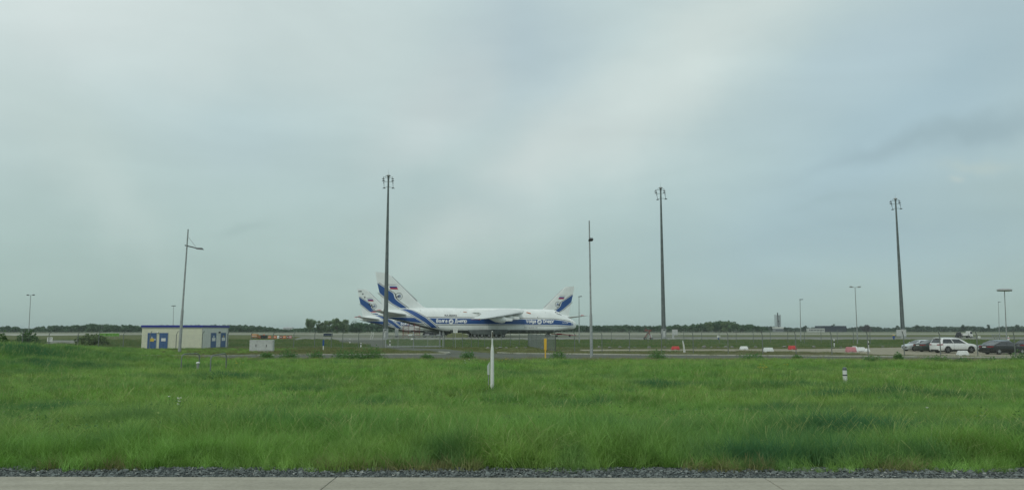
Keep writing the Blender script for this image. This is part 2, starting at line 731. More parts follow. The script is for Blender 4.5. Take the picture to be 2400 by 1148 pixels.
def ground():
    xs = sorted(set([-7000, -3000, -1200, -600, -350, -220, -160] + list(np.arange(-120, 121, 2.0)) + [160, 220, 350, 600, 1200, 3000, 7000]))
    ys = sorted(set([-60, -20, -6, 0, 5, 7, 8.2] + list(np.arange(9.0, 30, 0.8)) + list(np.arange(30, 182, 2.0)) + [190, 220, 300, 420, 600, 900, 1300, 2000, 3500, 8000]))
    V = np.array([(x, y, hgt(x, y) - 0.05 * (1 - sst(9.2, 9.5, y))) for y in ys for x in xs])
    nx = len(xs)
    Fq = np.array([(j * nx + i, j * nx + i + 1, (j + 1) * nx + i + 1, (j + 1) * nx + i) for j in range(len(ys) - 1) for i in range(nx - 1)])
    me = np_mesh('ground', V, Fq, ground_material())
    me.polygons.foreach_set('use_smooth', [True] * len(me.polygons))
    o = bpy.data.objects.new('ground', me)
    COL.objects.link(o)
    tag(o, kind='structure')


ground()


def sheet(name, pts, m, dz, kind='structure', step=4.0):
    """a surface laid on the ground inside an outline of ground points (x, y); follows the terrain"""
    import bmesh
    bm = bmesh.new()
    vs = [bm.verts.new((p[0], p[1], 0)) for p in pts]
    f = bm.faces.new(vs)
    if f.normal.z < 0 or f.calc_area() and False:
        f.normal_flip()
    bm.normal_update()
    if f.normal.z < 0:
        f.normal_flip()
    bmesh.ops.triangulate(bm, faces=[f])
    if step:
        xs = [p[0] for p in pts]
        ys = [p[1] for p in pts]
        for ax, (a, b) in ((0, (min(xs), max(xs))), (1, (min(ys), max(ys)))):
            st = max(step, (b - a) / 60)
            k = a + st
            while k < b:
                co = (k, 0, 0) if ax == 0 else (0, k, 0)
                no = (1, 0, 0) if ax == 0 else (0, 1, 0)
                bmesh.ops.bisect_plane(bm, geom=bm.verts[:] + bm.edges[:] + bm.faces[:], plane_co=co, plane_no=no)
                k += st
    for v in bm.verts:
        v.co.z = hgt(v.co.x, v.co.y) + dz
    me = bpy.data.meshes.new(name)
    bm.to_mesh(me)
    bm.free()
    me.materials.append(m)
    o = bpy.data.objects.new(name, me)
    COL.objects.link(o)
    tag(o, kind=kind)
    return o


M_conc = mat('road_concrete', (0.325, 0.308, 0.250), 0.85, var=0.05, scale=2.2, bump=0.15, spec=0.2, world_co=True)
M_apron = mat('apron_concrete', (0.20, 0.205, 0.175), 0.85, var=0.10, scale=0.25, spec=0.2, world_co=True)
M_apron_dark = mat('apron_worn_concrete', (0.135, 0.145, 0.125), 0.85, var=0.12, scale=0.25, spec=0.2, world_co=True)
M_runway = mat('runway_concrete', (0.33, 0.335, 0.285), 0.85, var=0.06, scale=0.1, spec=0.2, world_co=True)
M_asph = mat('old_asphalt', (0.100, 0.110, 0.086), 0.9, var=0.16, scale=0.8, bump=0.2, spec=0.2, world_co=True)
M_sand = mat('sandy_gravel', (0.29, 0.27, 0.20), 0.95, var=0.13, scale=1.3, bump=0.3, spec=0.1, world_co=True)
M_kerb = mat('kerb_stone', (0.42, 0.42, 0.35), 0.9, var=0.12, scale=3, spec=0.2, world_co=True)
M_joint = mat('joint_filler', (0.06, 0.058, 0.05), 0.9, var=0.1)


def road_wear(m):
    n, l = m.node_tree.nodes, m.node_tree.links
    b = n['Principled BSDF']
    src = b.inputs['Base Color'].links[0].from_socket
    g = n.new('ShaderNodeNewGeometry')
    mp = n.new('ShaderNodeMapping')
    mp.inputs['Scale'].default_value = (0.25, 5.0, 1)
    l.new(g.outputs['Position'], mp.inputs[0])
    t = n.new('ShaderNodeTexNoise')
    t.inputs['Scale'].default_value = 1.0
    t.inputs['Detail'].default_value = 7
    t.inputs['Roughness'].default_value = 0.65
    l.new(mp.outputs[0], t.inputs['Vector'])
    t2 = n.new('ShaderNodeTexNoise')
    t2.inputs['Scale'].default_value = 26.0
    t2.inputs['Detail'].default_value = 3
    l.new(g.outputs['Position'], t2.inputs['Vector'])
    r = n.new('ShaderNodeValToRGB')
    r.color_ramp.elements[0].position, r.color_ramp.elements[0].color = .34, (.84, .84, .82, 1)
    r.color_ramp.elements[1].position, r.color_ramp.elements[1].color = .66, (1.10, 1.10, 1.10, 1)
    l.new(t.outputs[0], r.inputs[0])
    r2 = n.new('ShaderNodeValToRGB')
    r2.color_ramp.elements[0].position, r2.color_ramp.elements[0].color = .30, (.86, .86, .85, 1)
    r2.color_ramp.elements[1].position, r2.color_ramp.elements[1].color = .60, (1.03, 1.03, 1.03, 1)
    l.new(t2.outputs[0], r2.inputs[0])
    for q in (r, r2):
        x = n.new('ShaderNodeMix')
        x.data_type = 'RGBA'
        x.blend_type = 'MULTIPLY'
        x.inputs[0].default_value = 1
        l.new(src, x.inputs[6])
        l.new(q.outputs[0], x.inputs[7])
        src = x.outputs[2]
    l.new(src, b.inputs['Base Color'])


road_wear(M_conc)


# --- the concrete road at the bottom edge: slabs with recessed joints
def road():
    mb = MB()
    mb.box(-45, 45, -4.2, 9.18, 0.60, 0.872)
    o = mb.build('road', M_joint, smooth=None)
    tag(o, kind='structure')
    yaw = R(-0.62)
    # joints sit where the photograph shows one: 1.05 m left of the view axis, every 5 m
    x = -2.16 - 5.0 * 8
    first = None
    j = 0
    while x < 42:
        for (y0, y1) in ((-3.9, 1.05), (1.06, 5.045), (5.057, 9.22)):
            mb = MB()
            g = 0.011
            mb.box(x + g / 2, x + 5 - g / 2, y0, y1, 0.74, 0.90 + RNG.uniform(-0.0015, 0.0015))
            s = mb.build('road_slab', M_conc, o, smooth=None)
            bv = s.modifiers.new('bevel', 'BEVEL')
            bv.width = 0.006
            bv.segments = 1
        x += 5.0
    o.rotation_euler = (0, 0, yaw)


road()

# --- gravel verge
M_gravbed = mat('gravel_bed', (0.075, 0.090, 0.088), 0.95, var=0.25, scale=30, bump=0.6, spec=0.1, world_co=True)
M_peb = mat('gravel_stone', (0.160, 0.180, 0.172), 0.85, var=0.35, scale=9, spec=0.25, world_co=True)
M_peb2 = mat('pale_gravel_stone', (0.34, 0.35, 0.32), 0.85, var=0.2, scale=9, spec=0.25, world_co=True)
tag(MB().box(-45, 45, 9.10, 10.12, 0.70, 0.868).build('verge_bed', M_gravbed, smooth=None), kind='structure')


def gravel():
    ms = []
    for k in range(7):
        mb = MB()
        rr = random.Random(k)
        mb.blob((0, 0, 0), (0.5, 0.5 * rr.uniform(.6, .9), 0.5 * rr.uniform(.4, .7)), k, 0.35, 7, 4)
        ms.append(mb.mesh('pebble', M_peb if k < 6 else M_peb2, smooth=None))
    src = make_sources('pebble_sources', ms)
    n = 16000
    P = np.empty((n, 3))
    P[:, 0] = RNG.uniform(-13, 13, n)
    P[:, 1] = RNG.uniform(9.23, 9.98, n) + 0.0108 * -P[:, 0] * 0.9
    P[:, 2] = 0.872 + RNG.uniform(0, 0.012, n)
    s = RNG.lognormal(math.log(0.023), 0.42, n)
    rot = np.stack([RNG.uniform(-.4, .4, n), RNG.uniform(-.4, .4, n), RNG.uniform(0, 6.28, n)], 1)
    idx = np.where(RNG.random(n) < 0.03, 6, RNG.integers(0, 6, n))
    scatter('gravel', P, rot, np.stack([s, s, s], 1), idx, np.zeros(n), src)


gravel()

# --- airfield pavements, far to near
XL, XR = -900, 1500
sheet('runway', [(XL * 2, 760), (XR * 2, 760), (XR * 2, 1010), (XL * 2, 1010)], M_runway, 0.006, step=0)
sheet('taxiway', [(XL, 415), (XR, 415), (XR, 560), (XL, 560)], M_runway, 0.006, step=0)
sheet('grass_island', [(XL, 455), (XR, 455), (XR, 480), (XL, 480)], mat('mown_grass', (0.10, 0.115, 0.05), 0.95, var=0.15, scale=0.1, world_co=True), 0.012, step=0)
p = [G(682, 796.5), G(1100, 796.5), G(1760, 796), G(2380, 797)]
sheet('apron', [(p[0].x, p[0].y), (p[1].x, p[1].y), (p[2].x, p[2].y), (150, 178), (420, 178), (420, 268), (-73, 268)], M_apron, 0.006, step=0)
sheet('aircraft_stand', [(-95, 306), (70, 306), (70, 372), (-95, 372)], M_apron, 0.006, step=0)
sheet('apron_repair', [(40, 236), (260, 236), (260, 266), (40, 266)], M_apron_dark, 0.010, step=0)
q = [G(103, 806), G(188, 806), G(190, 797), G(118, 797)]
sheet('concrete_pad', [(v.x, v.y) for v in q], M_apron, 0.01)
q = [G(190, 806), G(345, 805.8), G(345, 804.0), G(190, 804.0)]
sheet('concrete_path', [(v.x, v.y) for v in q], M_runway, 0.01)
q = [G(530, 805.8), G(700, 805.4), G(700, 803.6), G(530, 804.0)]
sheet('concrete_path', [(v.x, v.y) for v in q], M_runway, 0.01)
q = [G(30, 786), G(130, 786), G(300, 783), G(-40, 783)]
sheet('concrete_path', [(v.x, v.y) for v in q], M_runway, 0.014, step=0)

# --- service road with its kerb and the drive through the gate
kl = [(330, 835.3), (420, 834.8), (600, 832.8), (740, 831.4), (900, 830.8), (1000, 830.4), (1045, 829.8)]
kr = [(1205, 828.6), (1300, 829.6), (1500, 832.0), (1800, 833.8), (2100, 836.2), (2400, 838.6), (2560, 840)]
K1 = [G(*q) for q in kl]
K2 = [G(*q) for q in kr]
near = [(60, 63), (30, 65), (0, 67), (-25, 67.5), (-37, 68)]
sheet('service_road', [(v.x, v.y) for v in K1 + K2] + near, M_asph, 0.006)
dr = [G(*q) for q in [(1040, 829.6), (1010, 823), (940, 821.5), (905, 815), (850, 809), (800, 803.5), (780, 796.4), (905, 796.4), (905, 804), (918, 812), (960, 814.8), (1045, 817.5), (1085, 823), (1140, 826.2), (1205, 828.4)]]
sheet('gate_drive', [(v.x, v.y) for v in dr], M_asph, 0.012)


def kerb(P, name):
    o = None
    out = MB()
    for a, b in zip(P[:-1], P[1:]):
        d = (b - a)
        L = math.hypot(d.x, d.y)
        n = max(1, int(L / 1.0))
        nrm = Vector((-d.y, d.x, 0)).normalized() * 0.15
        for i in range(n):
            p0, p1 = a + d * ((i + 0.008) / n), a + d * ((i + 0.992) / n)
            bot = [p0, p1, p1 + nrm, p0 + nrm]
            z = 0.12 + RNG.uniform(-.012, .012)
            bt = [(q.x, q.y, hgt(q.x, q.y) - 0.1) for q in bot]
            tp = [(q.x, q.y, hgt(q.x, q.y) + z) for q in bot]
            out.hexa(bt, tp)
    o = out.build(name, M_kerb, smooth=None)
    tag(o, kind='structure')


kerb(K1 + [G(1056, 828.0), G(1052, 826.6), G(1030, 825.4)], 'kerb')
kerb([G(1165, 826.8)] + K2, 'kerb')

# --- sandy track that widens into the car park
tr = [(1360, 822.0), (1500, 822.3), (1800, 823.2), (1960, 826), (2060, 831), (2160, 833.5), (2300, 835.5), (2520, 837),
      (2560, 814), (2300, 813.5), (2120, 813.6), (2030, 815.5), (1900, 817.4), (1700, 818.0), (1500, 818.3), (1360, 818.6)]
tp = [G(*q) for q in tr]
sheet('sandy_track', [(v.x, v.y) for v in tp], M_sand, 0.008)

# ================================================================== FOLIAGE IN THE FOREGROUND
GREEN1, GREEN2, GREEN3 = (0.182, 0.385, 0.066), (0.290, 0.425, 0.098), (0.078, 0.205, 0.078)
M_grass = leaf_mat('tall_grass', GREEN1, GREEN2, GREEN3, 0.48, 0.16, True, 2.2)
M_seed = leaf_mat('grass_seed_head', (0.36, 0.40, 0.16), (0.30, 0.38, 0.12), None, 0.3, 0.2)
M_weed = leaf_mat('weed_leaf', (0.090, 0.205, 0.062), (0.120, 0.235, 0.070), None, 0.3, 0.3)
M_weed2 = leaf_mat('pale_weed_leaf', (0.150, 0.260, 0.090), (0.190, 0.290, 0.110), None, 0.35, 0.6)
M_dry = leaf_mat('dry_grass', (0.26, 0.25, 0.11), (0.20, 0.22, 0.085), None, 0.3, 0.5)


def tuft(seed, nb, h, spread, w, m, lean=0.45, seedheads=0):
    r = np.random.default_rng(seed)
    V, Fq, fi = [], [], []
    for k in range(nb + seedheads):
        head = k >= nb
        a = r.uniform(0, 6.28)
        rad = spread * math.sqrt(r.random())
        bx, by = rad * math.cos(a), rad * math.sin(a)
        H = h * r.uniform(0.55, 1.05) * (1.25 if head else 1)
        ww = w * r.uniform(0.7, 1.3) * (0.5 if head else 1)
        la = r.uniform(0, 6.28)
        ln = H * lean * r.uniform(0.2, 1.2) * (0.6 if head else 1)
        fa = r.uniform(0, 3.14)
        px, py = math.cos(fa) * ww / 2, math.sin(fa) * ww / 2
        o = len(V)
        segs = 4
        for s in range(segs + 1):
            t = s / segs
            cx, cy = bx + math.cos(la) * ln * t * t, by + math.sin(la) * ln * t * t
            cz = H * (t - 0.18 * t * t * (ln / max(H, .01)))
            q = (1 - t ** 1.6) * 0.95 + 0.05
            if head and s >= segs - 1:
                q = 1.3
            V.append((cx - px * q, cy - py * q, cz))
            V.append((cx + px * q, cy + py * q, cz))
        for s in range(segs):
            b = o + 2 * s
            Fq.append((b, b + 1, b + 3, b + 2))
            fi.append(1 if head else 0)
    me = np_mesh('grass_tuft', np.array(V), np.array(Fq), m, np.array(fi))
    return me


def vnoise(X, Y, s, seed):
    """smooth value noise in [0,1] on arrays"""
    r = np.random.default_rng(seed)
    T = r.random((256, 256))
    u, v = X / s + 1000, Y / s + 1000
    i, j = np.floor(u).astype(int), np.floor(v).astype(int)
    fu, fv = u - i, v - j
    fu, fv = fu * fu * (3 - 2 * fu), fv * fv * (3 - 2 * fv)
    g = lambda a, b: T[a % 256, b % 256]
    return (g(i, j) * (1 - fu) + g(i + 1, j) * fu) * (1 - fv) + (g(i, j + 1) * (1 - fu) + g(i + 1, j + 1) * fu) * fv


# darker, lusher places seen in the photograph: pixel, half-width in metres (across, deep), strength
DARK = [(2010, 1040, 1.6, 1.1, 1), (2060, 940, 3.0, 0.9, 1), (2230, 945, 2.6, 1.0, .8), (1560, 912, 2.4, 1.0, .8), (1850, 915, 3.2, 1.4, .8), (2050, 980, 5.5, 2.0, .5),
        (520, 893, 2.0, 1.2, .9), (360, 893, 1.8, 1.0, .7), (120, 972, 1.6, .8, 1), (470, 868, 2.4, 1.4, .8), (160, 862, 3.5, 2.0, .7), (310, 1020, 1.2, .7, .6),
        (1250, 1010, 1.4, .8, .5), (640, 1030, 1.2, .6, .6), (1880, 1090, 1.6, .35, .8), (1700, 1060, 1.5, .8, .4), (1400, 960, 3, 1.6, .35), (900, 960, 3, 1.4, .3), (2350, 1050, 1.6, 1.2, .5), (60, 880, 3, 2, .6), (40, 828, 4, 3, .7), (210, 832, 4, 2.5, .6)]
DPTS = [(G(a, b), c, d, e) for a, b, c, d, e in DARK]


def dark_at(X, Y):
    t = np.zeros_like(X)
    for p_, a, b, s in DPTS:
        t = np.maximum(t, s * np.exp(-((X - p_.x) / a) ** 2 - ((Y - p_.y) / b) ** 2))
    return t


HG = np.vectorize(hgt)


def meadow():
    ms = []
    for k in range(6):
        ms.append(tuft(10 + k, 38, 0.42, 0.16, 0.0085, [M_grass, M_seed], (0.5, .8, 1.0)[k % 3], 0))
    for k in range(3):
        ms.append(tuft(30 + k, 30, 0.48, 0.14, 0.0075, [M_grass, M_seed], 0.9, 2))
    for k in range(4):   # coarser clumps for farther off
        ms.append(tuft(40 + k, 44, 0.42, 0.30, 0.015, [M_grass, M_seed], 0.8, 1))
    src = make_sources('grass_sources', ms)
    Ps = []
    for (y0, y1, dens, far) in ((9.6, 11.0, 70, 0), (11, 15, 46, 0), (15, 24, 28, 0), (24, 36, 17, 1), (36, 50, 10, 1), (50, 72.5, 8, 1)):
        w = 0.69 * y1 + 4
        n = int(2 * w * (y1 - y0) * dens)
        X = RNG.uniform(-w, w, n)
        Y = RNG.uniform(y0, y1, n)
        Ps.append((X, Y, np.full(n, far)))
    # the left-hand rise carries the same grass farther back
    n = 5200
    X, Y = RNG.uniform(-95, -25, n), RNG.uniform(66, 112, n)
    Ps.append((X, Y, np.ones(n)))
    X, Y, far = (np.concatenate([p[i] for p in Ps]) for i in range(3))
    # keep the service road and the building clear
    keep = ~((Y > 66.5 + vnoise(X, Y, 3.0, 5) * 5.5 - 0.05 * X * (X > 0)) & (X > -30))
    keep &= ~((X > -57) & (X < -44) & (Y > 113))
    keep &= Y > 9.80 - 0.0108 * X + (vnoise(X, Y * 0, 0.8, 3) - 0.5) * 0.34
    X, Y, far = X[keep], Y[keep], far[keep]
    n = len(X)
    Z = HG(X, Y)
    nz = vnoise(X, Y, 3.5, 1) * 0.35 + vnoise(X, Y, 1.1, 2) * 0.35 + vnoise(X, Y, 0.42, 12) * 0.30
    d = dark_at(X, Y)
    s = 0.26 + 1.40 * nz + 0.35 * d
    s *= np.where(Y > 58, np.clip(1.0 - (Y - 58) / 22, 0.55, 1), 1.0)
    s *= np.clip(0.45 + (Y - 9.7) / 1.6, 0.45, 1)
    s *= np.where((X < -25) & (Y > 50), 1.15, 1.0)
    sx = s * RNG.uniform(0.85, 1.25, n)
    wind = vnoise(X, Y, 2.6, 31) * 9.0
    tilt = 0.10 + 0.55 * vnoise(X, Y, 1.4, 32) ** 2
    rot = np.stack([RNG.normal(0, .12, n) + tilt * np.cos(wind), RNG.normal(0, .12, n) + tilt * np.sin(wind), RNG.uniform(0, 6.28, n)], 1)
    idx = np.where(far > 0, RNG.integers(9, 13, n), np.where(RNG.random(n) < 0.05 + 0.4 * (vnoise(X, Y, 2.0, 33) > .62), RNG.integers(6, 9, n), RNG.integers(0, 6, n)))
    tone = np.clip(d * 0.95 + np.clip(vnoise(X, Y, 0.8, 18) - 0.66, 0, 1) * 1.8 + np.clip(vnoise(X, Y, 2.2, 8) - 0.60, 0, 1) * 1.4 + np.clip(vnoise(X, Y, 7.0, 9) - .55, 0, 1) * 0.8, 0, 1)
    scatter('meadow_grass', np.stack([X, Y, Z], 1), rot, np.stack([sx, sx, s], 1), idx, tone, src)

    # broad-leaved weeds mixed into the sward
    wm_ = [leafy(200 + k, 70, .14, .34, .055, M_weed2 if k % 2 else M_weed) for k in range(4)] + [leafy(210 + k, 40, .10, .50, .03, M_seed) for k in range(2)]
    srcw = make_sources('weed_sources', wm_)
    n = 11000
    Y = 12.5 + 53 * RNG.random(n) ** 1.1
    X = RNG.uniform(-.70, .70, n) * Y
    k = vnoise(X, Y, 2.4, 41) > 0.50
    X, Y = X[k], Y[k]
    n = len(X)
    s = RNG.uniform(.5, 1.25, n)
    rot = np.stack([RNG.normal(0, .15, n), RNG.normal(0, .15, n), RNG.uniform(0, 6.28, n)], 1)
    scatter('meadow_weeds', np.stack([X, Y, HG(X, Y)], 1), rot, np.stack([s, s, s], 1), RNG.integers(0, 6, n), np.zeros(n), srcw)

    # dry stalks along the gravel edge and a few pale patches
    me = [tuft(60 + k, 14, 0.20, 0.09, 0.006, [M_dry, M_dry], 0.9, 0) for k in range(3)]
    src2 = make_sources('dry_grass_sources', me)
    n = 1500
    X = RNG.uniform(-11, 11, n)
    Y = 9.84 - 0.0108 * X + np.abs(RNG.normal(0, .22, n)) - .06
    k = vnoise(X, Y * 0, 0.7, 4) > 0.42
    X, Y = X[k], Y[k]
    n = len(X)
    s = RNG.uniform(0.4, 1.3, n)
    rot = np.stack([RNG.normal(0, .3, n), RNG.normal(0, .3, n), RNG.uniform(0, 6.28, n)], 1)
    scatter('dry_grass', np.stack([X, Y, HG(X, Y)], 1), rot, np.stack([s, s, s], 1), RNG.integers(0, 3, n), np.zeros(n), src2)

    n = 5200
    X = RNG.uniform(-30, 60, n)
    Y = 66.5 - 0.05 * X * (X > 0) + RNG.normal(0, 3.0, n)
    s = RNG.uniform(0.8, 2.0, n)
    rot = np.stack([RNG.normal(0, .2, n), RNG.normal(0, .2, n), RNG.uniform(0, 6.28, n)], 1)
    scatter('dry_grass', np.stack([X, Y, HG(X, Y)], 1), rot, np.stack([s * 1.6, s * 1.6, s], 1), RNG.integers(0, 3, n), np.zeros(n), src2)

    # short turf on the verges and between fence and apron
    ms = [tuft(80 + k, 30, 0.20, 0.5, 0.025, [M_turf, M_dry], 0.6, 5) for k in range(3)]
    src3 = make_sources('turf_sources', ms)
    n = 26000
    Y = RNG.uniform(74, 177, n)
    X = RNG.uniform(-0.72, 0.72, n) * Y
    k = np.ones(n, bool)
    for name in ('sandy_track', 'gate_drive', 'service_road', 'concrete_pad'):
        o = bpy.data.objects[name]
        hit = np.array([o.ray_cast(Vector((x, y, 5)), Vector((0, 0, -1)))[0] for x, y in zip(X, Y)])
        k &= ~hit
    k &= ~((X > -56) & (X < -45) & (Y > 113) & (Y < 127))
    k &= vnoise(X, Y, 4, 21) > 0.22
    X, Y = X[k], Y[k]
    n = len(X)
    lush = np.where(Y > 126, 1.5, 0.7) * (0.5 + vnoise(X, Y, 5, 22)) * np.where(X < -22, 1.3, 1)
    s = RNG.uniform(.7, 1.2, n)
    rot = np.stack([np.zeros(n), np.zeros(n), RNG.uniform(0, 6.28, n)], 1)
    tone = np.clip(np.where(Y > 126, 0.75, 0.1) + RNG.normal(0, .15, n), 0, 1)
    scatter('verge_turf', np.stack([X, Y, HG(X, Y)], 1), rot, np.stack([s, s, s * lush], 1), RNG.integers(0, 3, n), tone, src3)


M_turf = leaf_mat('short_turf', (0.150, 0.190, 0.066), (0.190, 0.185, 0.090), (0.085, 0.180, 0.046), 0.3, 0.08, True, 0.8)


def leafy(seed, n, rx, rz, size, m, rng=None, flat=0.3):
    r = np.random.default_rng(seed)
    a = r.normal(size=(n, 3))
    a /= np.linalg.norm(a, axis=1)[:, None]
    rad = r.random(n) ** 0.45
    lump = 1 + 0.25 * np.sin(a[:, 0] * 5 + seed) * np.cos(a[:, 2] * 4 + seed * 2) + 0.15 * np.sin(a[:, 1] * 9)
    C = a * (rad * lump)[:, None] * np.array([rx, rx, rz])
    C[:, 2] = np.abs(C[:, 2] + rz * 0.15)
    V, Fq = leaf_quads(C, size * r.uniform(.6, 1.3, n), flat, 0.55, r)
    return np_mesh('foliage', V, Fq, m)


meadow()


def weed(px, py, w, h, label, m=None, seed=0, cat='weeds', name='weed_clump', group='leafy weeds along the service road', leaf=0.13, n=800):
    b = G(px, py)
    t = thing(name, label, cat, b, random.Random(seed).uniform(0, 6), group)
    o = bpy.data.objects.new('foliage', leafy(seed, n, w / 2, h, leaf, m or M_weed))
    COL.objects.link(o)
    o.parent = t
    mb = MB()
    rr = random.Random(seed)
    for k in range(6):
        a = rr.uniform(0, 6.28)
        mb.tube([(0.05 * math.cos(a), 0.05 * math.sin(a), -0.05), (w * .3 * math.cos(a), w * .3 * math.sin(a), h * .7)], [0.012, 0.006], 5)
    mb.build('stem', M_weed, t)
    return t


WEEDS = [(676, 839, 2.0, .75, 'leafy weed clump right of the grey cabinet at the road edge'),
         (740, 840, 1.6, .7, 'weed clump in front of the blue marker post'),
         (800, 844, 1.7, .95, 'leftmost clump of the dense weed row left of the gate'),
         (826, 845, 1.8, 1.0, 'second clump from the left in the dense weed row left of the gate'),
         (857, 845, 1.8, 1.05, 'third clump from the left in the dense weed row left of the gate'),
         (881, 845, 1.8, 1.15, 'rightmost and tallest clump of the dense weed row below the left mast'),
         (1000, 843, 1.3, .5, 'low weed clump below the sliding gate'),
         (1096, 840, 1.5, .7, 'weed clump left of the white marker post at the drive'),
         (1308, 842, 1.8, .75, 'weed clump right beside the yellow marker post'),
         (1541, 840, 2.0, .75, 'weed clump in the roadway under the middle floodlight mast'),
         (1762, 843, 2.6, .6, 'flat weed clump at the road below the white barrier block'),
         (1868, 843, 0.9, .45, 'small weed clump at the road below the red barrier block'),
         (2044, 853, 1.5, .6, 'dark weed clump in the meadow right of the striped bollard'),
         (2106, 845, 0.9, .65, 'narrow weed clump at the kerb in front of the silver car'),
         (2198, 849, 2.4, .5, 'wide weed clump at the kerb below the white car'),
         (2258, 852, 1.9, .42, 'weed clump at the kerb below the white barrier and car nose'),
         (2316, 852, 1.6, .42, 'weed clump at the kerb below the black saloon'),
         (2396, 852, 2.2, 1.0, 'tall weed clump at the right edge of the picture'),
         (500, 900, 1.5, .40, 'dark leafy weeds standing in the meadow below the hoops'),
         (625, 838, 1.4, .55, 'low weed clump directly below the grey cabinet')]
for i, (a, b, c, d, lb) in enumerate(WEEDS):
    weed(a, b, c, d, lb, seed=100 + i)

M_bush = leaf_mat('bush_leaf', (0.065, 0.140, 0.046), (0.095, 0.170, 0.056), None, 0.25, 0.3, False, 1.2)
M_bush2 = leaf_mat('olive_bush_leaf', (0.110, 0.170, 0.066), (0.135, 0.190, 0.072), None, 0.25, 0.3, False, 1.2)


def bush_at(px, Y, w, h, label, m, seed, n=1600, leaf=0.4):
    b = base(px, Y)
    t = thing('bush', label, 'bush', b, 0, 'bushes by the left fence')
    o = bpy.data.objects.new('foliage', leafy(seed, n, w / 2, h, leaf, m))
    COL.objects.link(o)
    o.parent = t
    mb = MB()
    for k in range(5):
        a = k * 1.3
        mb.tube([(0, 0, -.1), (w * .2 * math.cos(a), w * .2 * math.sin(a), h * .7)], [.05, .02], 6)
    mb.build('branch', M_bark, t)


M_bark = mat('bark', (0.10, 0.085, 0.065), 0.9, var=0.2, scale=6, bump=0.4)
bush_at(2, 96, 1.7, 1.7, 'dark bush cut by the left edge of the picture', M_bush, 1)
bush_at(63, 128, 4.0, 2.3, 'round dark bush at the foot of the far double lamp', M_bush, 2)
bush_at(200, 134, 3.4, 1.7, 'olive bush behind the left fence, left one of a pair', M_bush2, 3)
bush_at(228, 133, 3.8, 1.9, 'olive bush behind the left fence below the green sheeting', M_bush2, 4)


# a few umbels and yellow flowers standing out of the grass
M_white_fl = mat('white_petal', (0.72, 0.74, 0.66), 0.8, var=0.05)
M_yell_fl = mat('yellow_petal', (0.65, 0.52, 0.03), 0.8, var=0.1)


def flowers():
    V = MB()
    rr = random.Random(5)
    spots = []
    for px, py, n in ((412, 975, 3), (405, 968, 2), (1090, 855, 3), (1290, 846, 2), (2170, 1000, 1)):
        for _ in range(n):
            spots.append((px + rr.uniform(-12, 12), py + rr.uniform(-5, 5), 0))
    for px, py, n in ((1788, 869, 12), (1850, 862, 3), (1180, 850, 6), (560, 858, 5), (2100, 880, 2)):
        for _ in range(n):
            spots.append((px + rr.uniform(-10, 10), py + rr.uniform(-3, 3), 1))
    for px, py, c in spots:
        b = G(px, py + 8)
        h = rr.uniform(.5, .72) * (0.8 if b.y < 40 else .8)
        V.m = c
        for k in range(6):
            a = rr.uniform(0, 6.28)
            r_ = 0.035 * math.sqrt(rr.random()) * (1.5 if b.y > 30 else 1)
            cx, cy, cz = b.x + r_ * math.cos(a), b.y + r_ * math.sin(a), b.z + h + rr.uniform(-.02, .02)
            s = 0.016 * (1.6 if b.y > 30 else 1)
            V.add([(cx - s, cy, cz), (cx, cy - s, cz + .006), (cx + s, cy, cz), (cx, cy + s, cz + .012)], [(0, 1, 2, 3)])
        V.m = 2
        V.tube([(b.x, b.y, b.z), (b.x + .02, b.y, b.z + h)], .004, 4)
    o = V.build('wildflowers', [M_white_fl, M_yell_fl, M_weed], smooth=None)
    tag(o, kind='stuff')


flowers()

# ================================================================== WOODS AND TREES
M_wood = leaf_mat('far_wood_leaf', (0.066, 0.125, 0.070), (0.095, 0.160, 0.080), None, 0.2, 0.012, False, 0.09)
M_wood2 = leaf_mat('farther_wood_leaf', (0.066, 0.115, 0.075), (0.090, 0.140, 0.085), None, 0.2, 0.012, False, 0.09)
TOP_L = [(-200, 762), (0, 763), (35, 764), (60, 769), (78, 770.5), (88, 766), (130, 763), (180, 761.5), (215, 757), (242, 757), (262, 761), (340, 762), (540, 761.5), (585, 761.5), (625, 764), (652, 769.5), (668, 772), (690, 771), (705, 768), (745, 767), (850, 757),
         (900, 757), (960, 764), (1300, 764), (1345, 761.5), (1480, 761.5), (1520, 763), (1560, 762), (1610, 760), (1648, 757), (1656, 752.5), (1690, 751), (1716, 753.5), (1722, 758), (1750, 759), (1775, 763), (1792, 767)]
TOP_R = [(1770, 766), (1810, 764), (1850, 768), (1880, 767), (1925, 765), (1990, 768), (2000, 766), (2020, 763), (2042, 764), (2060, 767), (2090, 768), (2130, 766), (2150, 763.5), (2180, 764.5), (2230, 765), (2265, 764), (2290, 765), (2310, 768), (2330, 766), (2350, 765), (2395, 764), (2420, 763), (2700, 764)]


